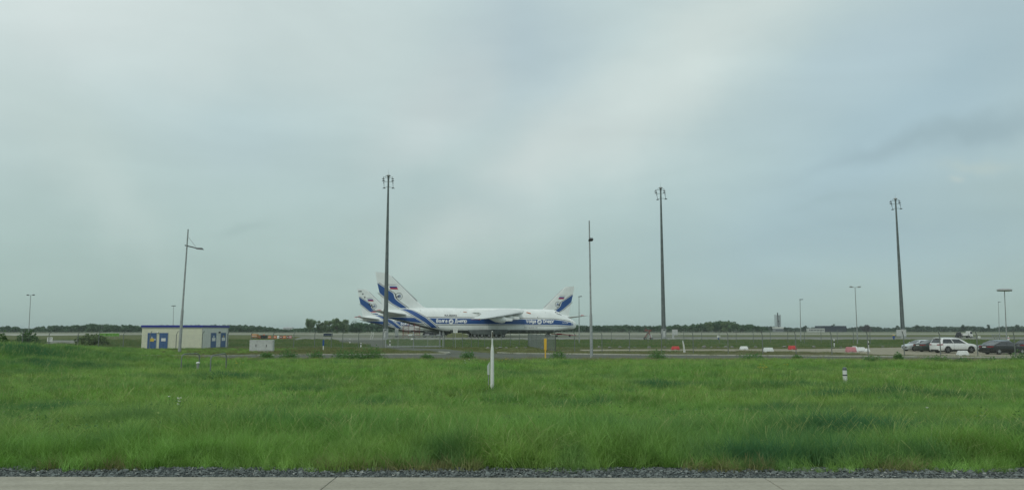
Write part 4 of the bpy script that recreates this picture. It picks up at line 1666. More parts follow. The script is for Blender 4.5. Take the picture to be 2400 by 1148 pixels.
def aircraft(loc, yaw, label):
    t = thing('cargo_aircraft', label, 'airplane', loc, yaw, 'white and blue heavy cargo aircraft')
    fus_o = fuselage(t)
    vertical_tail(t)
    for side in (-1, 1):
        wing(t, side)
        tailplane(t, side)
        engine_pylon(t, side, 19.6, 0, 0)
        engine_pylon(t, side, 11.6, 4.3, 0.62)
    # wing box fairing on the back and wing root
    loft([[( -s, y, z) for y, z in ((-3.3, 8.0), (-3.1, 9.0), (-1.8, 9.75), (0, 9.85), (1.8, 9.75), (3.1, 9.0), (3.3, 8.0))] if 0 else [(-s, y * k, 8.0 + (z - 8.0) * k) for y, z in ((-3.2, 8.0), (-3.0, 8.9), (-1.9, 9.45), (0, 9.62), (1.9, 9.45), (3.0, 8.9), (3.2, 8.0))]
          for s, k in ((18.4, .6), (20, .97), (24, 1.0), (32, 1.0), (36, .97), (38.5, .6))], t, 'wing_root_fairing', M_ac, 50)
    # landing gear
    wm = wheel_mesh(.635, .46, M_steel)
    for side in (-1, 1):
        mb = MB()
        mb.prism([(-24.6, 2.5), (-25.4, 1.0), (-26.2, .86), (-36.2, .86), (-37.4, 1.2), (-38.4, 2.5)], side * 2.6, side * 3.95)
        mb.build('gear_fairing', M_belly_shaded, t, bevel=.25)
        for s in (26.4, 28.8, 31.2, 33.6, 36.0):
            mb = MB()
            mb.box(-s - .3, -s + .3, side * 2.2 - .2, side * 2.2 + .2, .5, 1.6)
            mb.tube([(-s, side * 1.6, .635), (-s, side * 3.6, .635)], .16, 8)
            mb.build('main_gear_leg', M_tyre, t)
        for s in (26.4, 28.8, 31.2, 33.6, 36.0):
            for y in (2.85, 3.55):
                o = bpy.data.objects.new('main_wheel', wm)
                COL.objects.link(o)
                o.parent = t
                o.location = (-s, side * y, .635)
    wn_ = wheel_mesh(.56, .4, M_steel)
    for side in (-1, 1):
        MB().tube([(-10.1, side * .9, .55), (-9.6, side * .8, 1.8)], [.16, .24], 8).build('nose_gear_leg', M_steel, t)
        for y in (.55, 1.2):
            o = bpy.data.objects.new('nose_wheel', wn_)
            COL.objects.link(o)
            o.parent = t
            o.location = (-10.1, side * y, .56)
    # livery, both sides
    for side in (-1, 1):
        BU = [(65.6, 6.55), (63.8, 6.42), (47.5, 6.15), (20.9, 5.89), (8.8, 5.79), (5.67, 5.45), (3.4, 5.02), (1.75, 4.67)]
        BL = [(65.6, 6.50), (63.8, 6.20), (57.1, 5.05), (52, 4.50), (47.5, 4.36), (20.9, 4.23), (8.8, 4.16), (5.6, 4.05), (1.76, 3.86)]
        band(t, 'blue_band', BU, BL, M_blue, side, n=70, k=6)
        up = lambda L, d0, w: ([(s, z + d0 + w) for s, z in L], [(s, z + d0) for s, z in L])
        a, b = up(BU[1:], .28, .15)
        band(t, 'dark_line', a, b, M_dblue, side, n=60, k=2)
        a, b = up(BL[2:], -.42, .15)
        band(t, 'dark_line', a, b, M_dblue, side, n=60, k=2)
        # diagonal stripe, fuselage then fin
        DU = [(58.3, 9.14), (56.5, 8.75), (54.91, 8.01), (52.13, 6.38), (48.22, 3.12)]
        DL = [(60.1, 9.0), (59.2, 8.86), (58.2, 8.43), (52.11, 4.74), (50.02, 3.11)]
        sh = lambda L, d: [(s + d, z) for s, z in L]
        band(t, 'white_edge', sh(DU, -.95), sh(DL, .95), M_ac, side, n=36, k=8, off=.05)
        band(t, 'diagonal_stripe', DU, DL, M_blue, side, n=36, k=6, off=.08)
        band(t, 'dark_line', sh(DU, -.62), sh(DU, -.36), M_dblue, side, n=36, k=1, off=.08)
        band(t, 'dark_line', sh(DL, .36), sh(DL, .62), M_dblue, side, n=36, k=1, off=.08)
        FU = [(67.36, 17.45), (62.25, 14.15), (61.95, 13.3), (61.75, 12.55), (60.97, 11.77), (57.7, 9.45)]
        FL = [(66.59, 14.25), (62.59, 11.0), (61.6, 10.4), (59.7, 9.42)]
        band(t, 'fin_stripe', FU, FL, M_blue, side, on_fin, n=40, k=5, off=.03)
        band(t, 'dark_line', sh(FU, -.70), sh(FU, -.42), M_dblue, side, on_fin, n=40, k=1, off=.03)
        band(t, 'dark_line', sh(FL, .42), sh(FL, .68), M_dblue, side, on_fin, n=40, k=1, off=.03)
        disc(t, 'emblem_ring', 60.40, 13.22, 1.02, 1.14, M_dblue, side, on_fin, .06)
        lettering_strokes(t, 'emblem', 'В', 60.62, 59.98, 12.80, M_blue, side, on_fin, .07, height=.88, th=.19, shear=.25)
        lettering_strokes(t, 'emblem', 'Д', 61.20, 60.62, 12.84, M_dblue, side, on_fin, .09, height=.52, th=.20, shear=.25)
        band(t, 'emblem', [(61.35, 12.98), (60.9, 13.26), (60.2, 13.20), (59.75, 13.05)], [(61.35, 12.92), (60.9, 13.18), (60.2, 13.13), (59.75, 12.99)], M_dblue, side, on_fin, n=8, k=1, off=.10)
        # flag: white over blue over red
        def para(s0, s1, z0, z1, m):
            # slanted with the fin
            sl = 0.52
            band(t, 'flag_stripe', [(s0 - sl * (17 - z1), z1), (s1 - sl * (17 - z1), z1)], [(s0 - sl * (17 - z0), z0), (s1 - sl * (17 - z0), z0)], m, side, on_fin, n=4, k=1, off=.04)
        para(63.9, 61.5, 16.88, 16.98, M_dblue)
        para(63.9, 61.5, 15.95, 16.40, M_flagblue)
        para(63.9, 61.5, 15.45, 15.95, M_red)
        # lettering
        lettering_strokes(t, 'lettering', 'Волга', 48.5, 45.1, 4.80, M_let, side, height=1.05, th=.22)
        lettering_strokes(t, 'lettering', 'Днепр', 42.5, 38.7, 4.80, M_let, side, height=1.05, th=.22)
        lettering_strokes(t, 'lettering', 'Volga', 18.6, 15.3, 4.78, M_let, side, height=1.05, th=.22)
        lettering_strokes(t, 'lettering', 'Dnepr', 12.7, 9.0, 4.78, M_let, side, height=1.05, th=.22)
        for s in (43.8, 14.05):
            disc(t, 'emblem', s, 5.12, 0, .80, M_let, side, off=.07)
            lettering_strokes(t, 'emblem', 'В', s + .12, s - .32, 4.84, M_blue, side, off=.10, shear=.25, height=.60, th=.20)
            lettering_strokes(t, 'emblem', 'Д', s + .52, s + .12, 4.88, M_blue, side, off=.12, shear=.25, height=.36, th=.22)
        lettering_strokes(t, 'lettering', 'Ан-124-100', 5.9, 3.8, 4.66, M_let, side, height=.30, th=.26)
        lettering(t, 'registration', 'RA-82043', 45.85, 41.9, 6.78, M_dblue, side, height=.62, bold=.02)
        lettering(t, 'lettering', 'www.volga-dnepr.com', 19.4, 14.7, 3.12, M_dblue, side, height=.30)
        # cockpit glazing: small upper panes and the front quarter windows
        for a, b in (([(8.15, 8.50), (7.75, 8.50)], [(8.15, 8.16), (7.75, 8.14)]), ([(7.6, 8.42), (7.15, 8.38)], [(7.6, 8.12), (7.2, 8.08)])):
            band(t, 'cockpit_side_window', a, b, M_glass_dk, side, n=2, k=2, off=.05)
        band(t, 'cockpit_window', [(7.9, 7.86), (6.6, 7.80), (5.75, 7.50)], [(7.7, 7.80), (6.3, 7.46), (5.75, 7.36)], M_glass_dk, side, n=8, k=3, off=.05)
        # small service covers and openings
        for s, z, r_ in ((14.6, 6.55, .14), (11.6, 8.2, .10), (53.6, 8.6, .10), (40.5, 8.3, .08)):
            disc(t, 'service_port', s, z, 0, r_, M_dblue, side, off=.04, n=10)
        for s0, s1, z0, z1 in ((18.2, 16.8, 8.25, 7.85), (39.6, 38.5, 8.30, 8.22)):
            p, q = on_side(s0, z0, side, .12), on_side(s1, z1, side, .12)
            MB().tube([p, q], .17 if s0 < 20 else .09, 6).build('orange_cover', M_orange, t)
        band(t, 'cargo_door_seam', [(24, 2.42), (6, 2.62)], [(24, 2.36), (6, 2.56)], M_belly_shaded, side, n=20, k=1)
    return t


YAW = R(14)
ux, uy = math.cos(YAW), math.sin(YAW)
AZ = 0.5
n1 = at(1350, 760, 264.0)
ac1 = aircraft((n1.x, n1.y, AZ), YAW, 'nearest white cargo aircraft with blue band, nose to the right, between fence and runway')


def tip_place(px, py, fwd):
    a, b, c = ray(px, py)
    Y = (21.45 - CAM_H) / c * b
    tip = at(px, py, Y)
    return Vector((tip.x + fwd[0] * 68.0, tip.y + fwd[1] * 68.0, AZ))


ac2 = copy_tree(ac1)
ac2.location = tip_place(838, 677, (ux, uy))
ac2['label'] = 'white cargo aircraft farther back with its tail left of the near one'
ac3 = copy_tree(ac1)
ac3.location = tip_place(1346, 671, (-ux, -uy))
ac3.rotation_euler = (0, 0, YAW + math.pi)
ac3['label'] = 'white cargo aircraft farther back facing left, tail showing behind the near nose'
# open panels on the left-hand fin
for s, z, r_ in ((65.6, 18.7, .32), (64.7, 17.2, .34), (62.6, 14.0, .40), (61.9, 13.4, .34)):
    disc(ac2, 'open_panel', s, z, 0, r_, M_glass_dk, -1, on_fin, .08, 6)
band(ac2, 'open_panel', [(67.7, 20.0), (66.2, 20.1)], [(67.6, 19.7), (66.1, 19.7)], M_glass_dk, -1, on_fin, n=4, k=1, off=.08)
# ================================================================== MATERIALS FOR THINGS
M_galv = mat('galvanised_steel', (0.34, 0.36, 0.355), 0.55, metal=0.35, var=0.14, scale=5, streak=0.6)
M_galvd = mat('weathered_mast_steel', (0.135, 0.160, 0.155), 0.6, metal=0.3, var=0.15, scale=1.5, streak=0.8)
M_lampdk = mat('lamp_housing', (0.055, 0.065, 0.07), 0.5, var=0.12, scale=6)
M_lampgrey = mat('lamp_grey', (0.36, 0.38, 0.38), 0.5, var=0.1, scale=6)
M_white = mat('white_paint', (0.66, 0.67, 0.64), 0.5, var=0.05, scale=5, streak=0.5)
M_cab = mat('cabinet_grey', (0.47, 0.49, 0.47), 0.6, var=0.10, scale=3, streak=1.0)
M_black = mat('black_plastic', (0.02, 0.02, 0.02), 0.55, var=0.1)
M_mesh = mat('chain_link_wire', (0.20, 0.22, 0.21), 0.5, metal=0.3, var=0.1)
M_post = mat('fence_post_paint', (0.17, 0.19, 0.175), 0.55, var=0.12, scale=6)
M_yellow = mat('yellow_marker', (0.70, 0.42, 0.05), 0.55, var=0.08, scale=4, streak=0.6)
M_cream = mat('cream_panel', (0.62, 0.625, 0.485), 0.7, var=0.04, scale=1.5, streak=0.6)
M_panel = mat('pale_grey_panel', (0.62, 0.64, 0.60), 0.65, var=0.05, scale=2, streak=0.5)
M_door = mat('blue_door', (0.045, 0.11, 0.26), 0.5, var=0.07, scale=3)
M_fascia = mat('fascia_blue', (0.022, 0.035, 0.27), 0.45, var=0.06, scale=3)
M_sign = mat('sign_white', (0.68, 0.69, 0.66), 0.6, var=0.04)
M_signy = mat('sign_yellow', (0.62, 0.45, 0.06), 0.6, var=0.05)
M_bred = mat('barrier_red', (0.50, 0.045, 0.045), 0.55, var=0.12, scale=3)
M_bpink = mat('barrier_faded_red', (0.50, 0.20, 0.22), 0.65, var=0.10, scale=3)
M_bwhite = mat('barrier_white', (0.68, 0.70, 0.68), 0.55, var=0.07, scale=3, streak=0.4)
M_stone = mat('field_stone', (0.20, 0.20, 0.175), 0.9, var=0.22, scale=5, bump=0.4)
M_rust = mat('red_primer_steel', (0.25, 0.07, 0.06), 0.7, var=0.2, scale=6)
M_lime = mat('lime_sheeting', (0.16, 0.36, 0.07), 0.6, var=0.18, scale=1.5)
M_olive = mat('olive_tarpaulin', (0.18, 0.20, 0.09), 0.8, var=0.12, scale=2)
M_dark = mat('dark_equipment', (0.035, 0.04, 0.045), 0.6, var=0.2, scale=2)
M_dblue2 = mat('dark_blue_van_paint', (0.035, 0.05, 0.08), 0.4, var=0.1)
M_bluemark = mat('marker_blue', (0.03, 0.09, 0.28), 0.5, var=0.1)


# ================================================================== FLOODLIGHT MASTS
def flood_mast(px, D, ytop, rz, label, first=None):
    b = base(px, D)
    b.z -= 0.05
    H = at(px, ytop, D).z - b.z
    if first is not None:
        t = copy_tree(first)
        t.location = b
        t['label'] = label
        for c in t.children:
            if c.name.startswith('mast_shaft') or c.name.startswith('mast_base') or c.name.startswith('door'):
                continue
        t.rotation_euler = (0, 0, 0)
        for c in t.children:
            if c.name.startswith(('floodlight', 'lamp_frame')):
                c.rotation_euler = (0, 0, rz)
        return t
    t = thing('floodlight_mast', label, 'light mast', b, 0, 'tall floodlight masts on the apron')
    H0 = H
    mb = MB()
    n = 14
    mb.tube([(0, 0, 2.2), (0, 0, 4.1), (0, 0, H0 * .5), (0, 0, H0 - 1.6), (0, 0, H0 - .4)], [.62, .56, .40, .20, .28], n)
    mb.build('mast_shaft', M_galvd, t)
    mb = MB()
    mb.box(-.58, .58, -.55, .55, 0, 2.5)
    mb.tube([(0, 0, 2.5), (0, 0, 2.62)], [.72, .66], 14)
    mb.box(-.95, .95, -.85, .85, -.3, .25)
    mb.build('mast_base', M_galv, t, bevel=.03)
    MB().box(-.30, .30, -.58, -.55, .6, 2.1).build('door', M_cab, t, bevel=.01)
    MB().tube([(-.56, -.25, 2.6), (-.50, -.25, 7.5)], .07, 6).build('cable_conduit', M_lampdk, t)
    mb = MB()
    mb.lathe([(.26, -.12), (.48, -.10), (.54, .02), (.46, .18), (.26, .30), (.05, .34)], 18, (0, 0, H0 - .36))
    mb.build('mast_cap', M_lampgrey, t)
    MB().tube([(0, 0, H0 - .3), (0, 0, H0 + 1.55)], [.035, .012], 5).build('lightning_rod', M_galv, t)
    # two booms on each side, and the slanting rails between them that carry the lamps
    mb = MB()
    zt, zm, zb = H0 - .85, H0 - 1.85, H0 - 3.2
    for s in (-1, 1):
        for z, l, dy in ((zt, 1.12, -.9), (zm, 1.12, 0.0), (zb, 1.12, 1.0)):
            mb.tube([(s * .2, 0, z), (s * l, dy, z)], .045, 6)
        mb.tube([(s * 1.12, -1.0, zt + .05), (s * 1.12, 1.1, zb - .05)], .05, 6)
    mb.tube([(-.7, -.2, zt), (-.7, -.2, zt + .55)], .03, 5)
    f = mb.build('lamp_frame', M_galvd, t)
    lm = MB()
    lm.hexa([(-.50, -.28, -.22), (.50, -.28, -.22), (.50, .32, -.10), (-.50, .32, -.10)], [(-.28, -.20, .12), (.28, -.20, .12), (.28, .22, .16), (-.28, .22, .16)])
    lm.box(-.05, .05, -.05, .05, .1, .42)
    me = lm.mesh('floodlight', M_lampdk, 30)
    for s in (-1, 1):
        for y, z in ((-.98, zt - .46), (-.62, zt - .90), (.15, zm - .30), (1.08, zb - .08)):
            o = bpy.data.objects.new('floodlight', me)
            COL.objects.link(o)
            o.parent = t
            # positions are baked into the part so that the ring turns as one
            m2 = me.copy()
            m2.transform(Matrix.Translation((s * 1.15, y, z)) @ Matrix.Scale(.74 if abs(y - .15) > .01 else .42, 4))
            o.data = m2
            o.rotation_euler = (0, 0, rz)
    f.rotation_euler = (0, 0, rz)
    return t


mast1 = flood_mast(903.5, 190, 409, R(4), 'left and tallest-looking floodlight mast, in front of the aircraft tails')
flood_mast(1556, 206.7, 439, R(-24), 'middle floodlight mast standing clear right of the aircraft', mast1)
flood_mast(2117, 224, 466, R(-38), 'right floodlight mast above the parked cars', mast1)


def switch_cabinet(px, Y, w, y0, y1, leg, label, group=None):
    b = base(px, Y)
    z0, z1 = at(px, y1, Y).z - b.z, at(px, y0, Y).z - b.z
    w = w / F * Y
    t = thing('switch_cabinet', label, 'cabinet', b, 0, group)
    MB().box(-w / 2, w / 2, -.3, .3, z0, z1).build('cabinet_body', M_cab, t, bevel=.02)
    MB().box(-.012, .012, -.312, -.30, z0 + .05, z1 - .05).build('door_gap', M_lampdk, t)
    mb = MB()
    if leg == 'L':
        mb.box(-w / 2 + .02, -w / 2 + .42, -.2, .2, -.2, z0)
    else:
        mb.box(-.08, .30, -.2, .2, -.2, z0)
    mb.build('support_leg', M_cab, t)
    return t


switch_cabinet(1582, 203, 12.2, 772, 785, 'L', 'white switch cabinet on one leg right of the middle mast')
switch_cabinet(2113, 218, 21, 772.5, 787.5, 'C', 'pale switch cabinet in front of the right mast foot')


# ================================================================== STREET LAMPS
def lean(o, pxb, pxt, ytop, D):
    """lean a pole as the photograph shows it: top stands at column pxt"""
    b = o.location
    top = at(pxt, ytop, D)
    o.rotation_euler = (0, math.atan2(top.x - b.x, top.z - b.z), o.rotation_euler[2])


# left street lamp: stepped pole, long arm held by a stay
b = base(420.5, 78)
t = thing('street_lamp', 'leaning grey street lamp with long braced arm in front of the cream building', 'street lamp', b)
H = at(441, 537, 78).z - b.z
MB().tube([(0, 0, -.3), (0, 0, 4.2), (0, 0, 4.45), (0, 0, H)], [.155, .13, .095, .06], 12).build('pole', M_galv, t)
za = at(439, 576, 78).z - b.z
MB().tube([(-.22, 0, za + .06), (.0, 0, za), (1.25, 0, za - .27)], [.05, .06, .05], 8).build('arm', M_lampdk, t)
MB().tube([(.04, 0, za + .95), (.95, 0, za - .12)], .018, 6).build('stay', M_galv, t)
mb = MB()
mb.hexa([(1.0, -.16, -.10), (1.75, -.18, -.02), (1.75, .18, -.02), (1.0, .16, -.10)], [(1.05, -.10, .05), (1.55, -.12, .14), (1.55, .12, .14), (1.05, .10, .05)])
o = mb.build('lamp_head', M_lampdk, t, loc=(0, 0, za - .04), bevel=.02)
o.rotation_euler = (0, R(10), 0)
lean(t, 420.5, 441, 537, 78)

# middle street lamp, arm towards us so that it is seen end-on
b = base(1386.5, 76)
t = thing('street_lamp', 'tall grey street lamp right of the near aircraft nose, lamp head seen end-on', 'street lamp', b)
H = at(1381, 517, 76).z - b.z
MB().tube([(0, 0, -.3), (0, 0, 4.1), (0, 0, 4.35), (0, 0, H)], [.155, .135, .095, .06], 12).build('pole', M_galv, t)
za = at(1381, 563, 76).z - b.z
MB().tube([(0, .25, za + .06), (-.03, -1.3, za - .12)], .05, 8).build('arm', M_lampdk, t)
MB().tube([(0, 0, za + .8), (-.02, -1.0, za + .05)], .018, 6).build('stay', M_galv, t)
mb = MB()
mb.hexa([(-.26, -1.85, -.02), (.24, -1.85, -.02), (.20, -1.1, -.12), (-.22, -1.1, -.12)], [(-.16, -1.7, .16), (.16, -1.7, .16), (.12, -1.1, .08), (-.12, -1.1, .08)])
mb.build('lamp_head', M_lampdk, t, loc=(-.03, 0, za - .12), bevel=.02)
lean(t, 1386.5, 1381, 517, 76)


def far_lamp(px, D, ytop, pxt, kind, label):
    b = base(px, D)
    t = thing('apron_lamp', label, 'lamp post', b, 0, 'small lamp posts about the airfield')
    top = at(pxt, ytop, D)
    H = top.z - b.z
    MB().tube([(0, 0, -.3), (0, 0, H * .35), (0, 0, H - .1)], [.11, .085, .055], 8).build('pole', M_galv, t)
    if kind == 'double':
        for s in (-1, 1):
            mb = MB()
            mb.tube([(s * .05, 0, H - .12), (s * .40, 0, H - .05)], .045, 6)
            mb.tube([(s * .38, 0, H - .06), (s * .62, 0, H), (s * .95, 0, H + .02), (s * 1.08, 0, H + .02)], [.05, .15, .13, .05], 8)
            mb.build('lamp_head', M_lampgrey if px > 1000 else M_lampdk, t)
    elif kind == 'single':
        mb = MB()
        mb.hexa([(-.12, -.12, -.05), (.62, -.14, .02), (.62, .14, .02), (-.12, .12, -.05)], [(-.10, -.08, .1), (.55, -.1, .15), (.55, .1, .15), (-.10, .08, .1)])
        mb.build('lamp_head', M_lampdk, t, loc=(0, 0, H - .1))
    elif kind == 'tee':
        MB().box(-.62, .62, -.2, .2, -.06, .12).build('lamp_head', M_lampdk, t, loc=(0, 0, H - .1), bevel=.03)
    elif kind == 'disc':
        mb = MB()
        mb.lathe([(.3, -.02), (1.05, .0), (1.13, .10), (1.10, .26), (.95, .36), (.4, .43), (.1, .44)], 24)
        mb.build('lamp_head', M_lampgrey, t, loc=(0, 0, H - .35))
    lean(t, px, pxt, ytop, D)
    return t


far_lamp(66.5, 195, 691, 72, 'double', 'slim lamp post with double head above the left bush')
far_lamp(405, 240, 716, 407, 'tee', 'slim lamp post with flat head rising behind the cream building roof')
far_lamp(1357.5, 150, 694, 1357, 'single', 'slim lamp post in front of the near aircraft nose')
far_lamp(1877, 160, 701, 1875, 'single', 'slim dark lamp post left of the dark hall')
far_lamp(2010, 142, 672, 2004, 'double', 'lamp post with two leaf-shaped heads left of the right mast')
far_lamp(2342.5, 240, 707, 2340, 'single', 'slim lamp post just left of the disc-headed lamp')
far_lamp(2360, 128, 677, 2354, 'disc', 'lamp post with a wide flat disc head above the black saloon')


# ================================================================== THE CREAM BUILDING
b0 = Vector((-46.1, 115.0, 0))
t = thing('plant_building', 'cream flat-roofed building with blue fascia and four blue doors on the left', 'building', (b0.x, b0.y, hgt(b0.x, b0.y)))
X0, Dp, Hh = -8.95, 10.6, 3.42
z_base = -0.15
MB().box(X0, 0, 0, Dp, z_base, Hh - .28).build('wall', M_cream, t, smooth=None)
MB().box(0.0, .06, 0.06, Dp, z_base, Hh - .30).build('side_wall', M_panel, t, smooth=None)
mb = MB()
mb.box(X0 - .12, .14, -.14, Dp + .12, Hh - .28, Hh)
mb.build('fascia', M_fascia, t, smooth=None, bevel=.015)
MB().box(X0 - .07, .10, -.09, Dp + .07, Hh - .42, Hh - .283).build('eaves_trim', M_lampgrey, t, smooth=None)
MB().box(X0 - .02, .04, -.04, Dp + .02, Hh + .001, Hh + .03).build('roof', M_lampgrey, t, smooth=None)
for x in np.arange(X0 + 1.12, -0.5, 1.12):
    MB().box(x - .008, x + .008, -.006, .0, 0.0, Hh - .43).build('panel_joint', M_panel, t, smooth=None)
for y in (3.55, 3.75):
    MB().box(.06, .085, y - .03, y + .03, 0, Hh - .43).build('panel_joint', M_sign, t, smooth=None)
mb = MB()
for (x, y) in ((.09, -.07), (.13, Dp - .35)):
    mb = MB()
    mb.tube([(x, y, 0), (x, y, Hh - .3)], .05, 8)
    mb.build('downpipe', M_galv, t)


def door(x0, x1, side, label=None):
    z1 = 2.28
    mb = MB()
    if not side:
        o = MB().box(x0 - .05, x1 + .05, -.05, -.001, 0, z1 + .05).build('door_frame', M_lampgrey, t, smooth=None)
        d = MB().box(x0, x1, -.07, -.052, 0.02, z1).build('door', M_door, t, smooth=None)
        MB().box((x0 + x1) / 2 - .006, (x0 + x1) / 2 + .006, -.073, -.07, .02, z1).build('leaf_gap', M_black, d, smooth=None)
        MB().box((x0 + x1) / 2 + .08, (x0 + x1) / 2 + .22, -.11, -.072, 1.0, 1.04).build('handle', M_steel, d)
    else:
        MB().box(.061, .11, x0 - .05, x1 + .05, 0, z1 + .05).build('door_frame', M_lampgrey, t, smooth=None)
        d = MB().box(.112, .13, x0, x1, .02, z1).build('door', M_door, t, smooth=None)
        MB().box(.132, .17, x0 + .08, x0 + .22, 1.0, 1.04).build('handle', M_steel, d)
    return d


def fx(px):      # column on the front wall -> local x
    return (px - CX) / F * 114.3 - b0.x


def sy(px):      # column on the side wall -> local y
    return (b0.x + .1) / ((px - CX) / F) - b0.y + .7


d1 = door(fx(347.5), fx(367.5), False)
d2 = door(fx(375), fx(394.3), False)
c = (fx(347.5) + fx(367.5)) / 2
MB().box(c - .32, c + .32, -.085, -.074, 1.05, 1.50).build('warning_sign', M_signy, d1, smooth=None)
MB().prism([(c - .10, 1.53), (c + .10, 1.53), (c, 1.80)], -.085, -.074).build('warning_triangle', M_sign, d1, smooth=None)
mb = MB()
mb.tube([(c + .47, -.074, 1.32), (c + .47, -.088, 1.32)], .11, 14)
mb.build('round_sign', M_sign, d1)
c = (fx(375) + fx(394.3)) / 2
MB().box(c - .33, c + .33, -.085, -.074, 1.08, 1.52).build('notice', M_sign, d2, smooth=None)
for a, bb in ((495.4, 507.5), (518.6, 530.0)):
    y0, y1 = sy(a), sy(bb)
    d = door(y0, y1, True)
    MB().box(.133, .14, y0 + .35, y1 - .35, 1.05, 1.55).build('notice', M_sign, d, smooth=None)
    MB().box(.133, .14, (y0 + y1) / 2 - .18, (y0 + y1) / 2 + .18, 1.60, 1.86).build('warning_sign', M_signy if a > 510 else M_sign, d, smooth=None)
mb = MB()
mb.tube([(fx(371.3), -.02, 2.34), (fx(371.3), -.16, 2.36)], .05, 8)
mb.blob((fx(371.3), -.2, 2.38), (.14, .12, .13), 1, .0, 10, 7)
mb.build('wall_lamp', M_sign, t)
MB().box(.06, .26, sy(513.5), sy(515.8), 2.25, 2.48).build('wall_lamp', M_lampdk, t, bevel=.02)


# ================================================================== FENCES
def post_mesh(h, lean_dir):
    mb = MB()
    mb.tube([(0, 0, -.2), (0, 0, h)], .052, 6)
    mb.tube([(0, 0, h - .02), (lean_dir[0] * .36, lean_dir[1] * .36, h + .42)], .04, 6)
    return mb.mesh('post', M_post, 40)


def fence(name, label, pts, h=2.15, out=(0, -1), mesh_gap=.10, wires=True, post_r=None, wire_r=.0022):
    """pts: ground points of the posts, one after the other"""
    t = thing(name, label, 'fence', pts[0])
    o0 = Vector(pts[0])
    pm = post_mesh(h, out)
    for p in pts:
        q = bpy.data.objects.new('post', pm)
        COL.objects.link(q)
        q.parent = t
        q.location = Vector(p) - o0
    V = []
    Fq = []
    mb = MB()

    def wire(a, b, r):
        d = (b - a).normalized()
        u = d.cross(Vector((0.3, 1, 0.2))).normalized() * r
        w = d.cross(u)
        o = len(mb.v)
        mb.v += [tuple(a + u), tuple(a - u * .5 + w * .87), tuple(a - u * .5 - w * .87), tuple(b + u), tuple(b - u * .5 + w * .87), tuple(b - u * .5 - w * .87)]
        for f in ((0, 1, 4, 3), (1, 2, 5, 4), (2, 0, 3, 5)):
            mb.f.append([i + o for i in f])
            mb.mi.append(0)
    for a, b in zip(pts[:-1], pts[1:]):
        a, b = Vector(a) - o0, Vector(b) - o0
        L = (b - a).length
        hh = h - .06
        n = int((L + hh) / mesh_gap)
        for i in range(n):
            s = -hh + (i + .5) * mesh_gap
            for sg in (0, 1):
                s0, s1 = s, s + hh
                z0, z1 = 0.04, hh
                if s0 < 0:
                    z0, s0 = 0.04 - s0 * (hh - .04) / hh, 0
                if s1 > L:
                    z1 = 0.04 + (L - s) * (hh - .04) / hh
                    s1 = L
                if s1 <= s0:
                    continue
                if sg:
                    s0, s1 = L - s0, L - s1
                wire(a.lerp(b, s0 / L) + Vector((0, 0, z0)), a.lerp(b, s1 / L) + Vector((0, 0, z1)), wire_r)
        for z in (.06, h * .5, h - .06):
            wire(a + Vector((0, 0, z)), b + Vector((0, 0, z)), .004)
    m = mb.build('chain_link', M_mesh, t, smooth=None)
    m['kind'] = 'stuff'
    if wires:
        mb2, mbs = mb, MB()
        mb = mbs
        for a, b in zip(pts[:-1], pts[1:]):
            a, b = Vector(a) - o0, Vector(b) - o0
            for k in (.33, .66, 1.0):
                of = Vector((out[0] * .36 * k, out[1] * .36 * k, h + .42 * k))
                wire(a + of, b + of, .004)
        m = mb.build('barbed_wire', M_mesh, t, smooth=None)
        m['kind'] = 'stuff'
    return t


# near fence on the right: post columns read off the photograph, distance falling from 96 m to 78 m
colsA = [1302, 1347, 1411, 1476, 1551, 1625, 1707, 1788, 1866, 1950, 2035, 2120, 2205, 2292, 2380, 2470, 2565]
YA = np.interp(colsA, [1302, 1411, 1551, 1788, 2120, 2400, 2600], [98, 94.5, 91.5, 87, 81.5, 78, 76])
fence('security_fence', 'chain-link fence with cranked posts in front of the parked cars', [base(c, float(y)) for c, y in zip(colsA, YA)], out=(-.45, -.3))
# the return that runs away from us and hides behind its own mesh
fence('security_fence', 'short fence return seen almost edge-on right of the white marker post', [base(c, y) for c, y in ((1302, 98), (1283, 104), (1268, 110.5), (1257, 117), (1247, 124), (1238, 131))], out=(-.9, 0), mesh_gap=.08, wire_r=.0028)
colsC = [1238, 1217, 1196, 1175, 1155, 1136, 1121, 1105, 1084, 1062, 1041.5]
YC = np.interp(colsC, [1041, 1238], [119, 131])
fence('security_fence', 'close-posted chain-link fence running left from the return to the sliding gate', [base(c, float(y)) for c, y in zip(colsC, YC)], out=(-.75, -.2))
colsD = [897, 840, 803, 776, 737, 688, 640, 588, 532, 473, 412, 350, 288, 230, 181, 113, 51, -20]
YD = np.interp(colsD, [-20, 412, 897], [106, 110, 118])
fence('security_fence', 'long chain-link fence on the left passing in front of the cream building', [base(c, float(y)) for c, y in zip(colsD, YD)], out=(.8, -.2))
colsE = [1433, 1476, 1519, 1561, 1603, 1645, 1686, 1726, 1766, 1806, 1847, 1886, 1925, 1963, 2001, 2040]
fence('security_fence', 'farther low chain-link fence behind the row of stones', [base(c, 152.0 - i * .4) for i, c in enumerate(colsE)], h=2.25, out=(.7, .2), mesh_gap=.16)

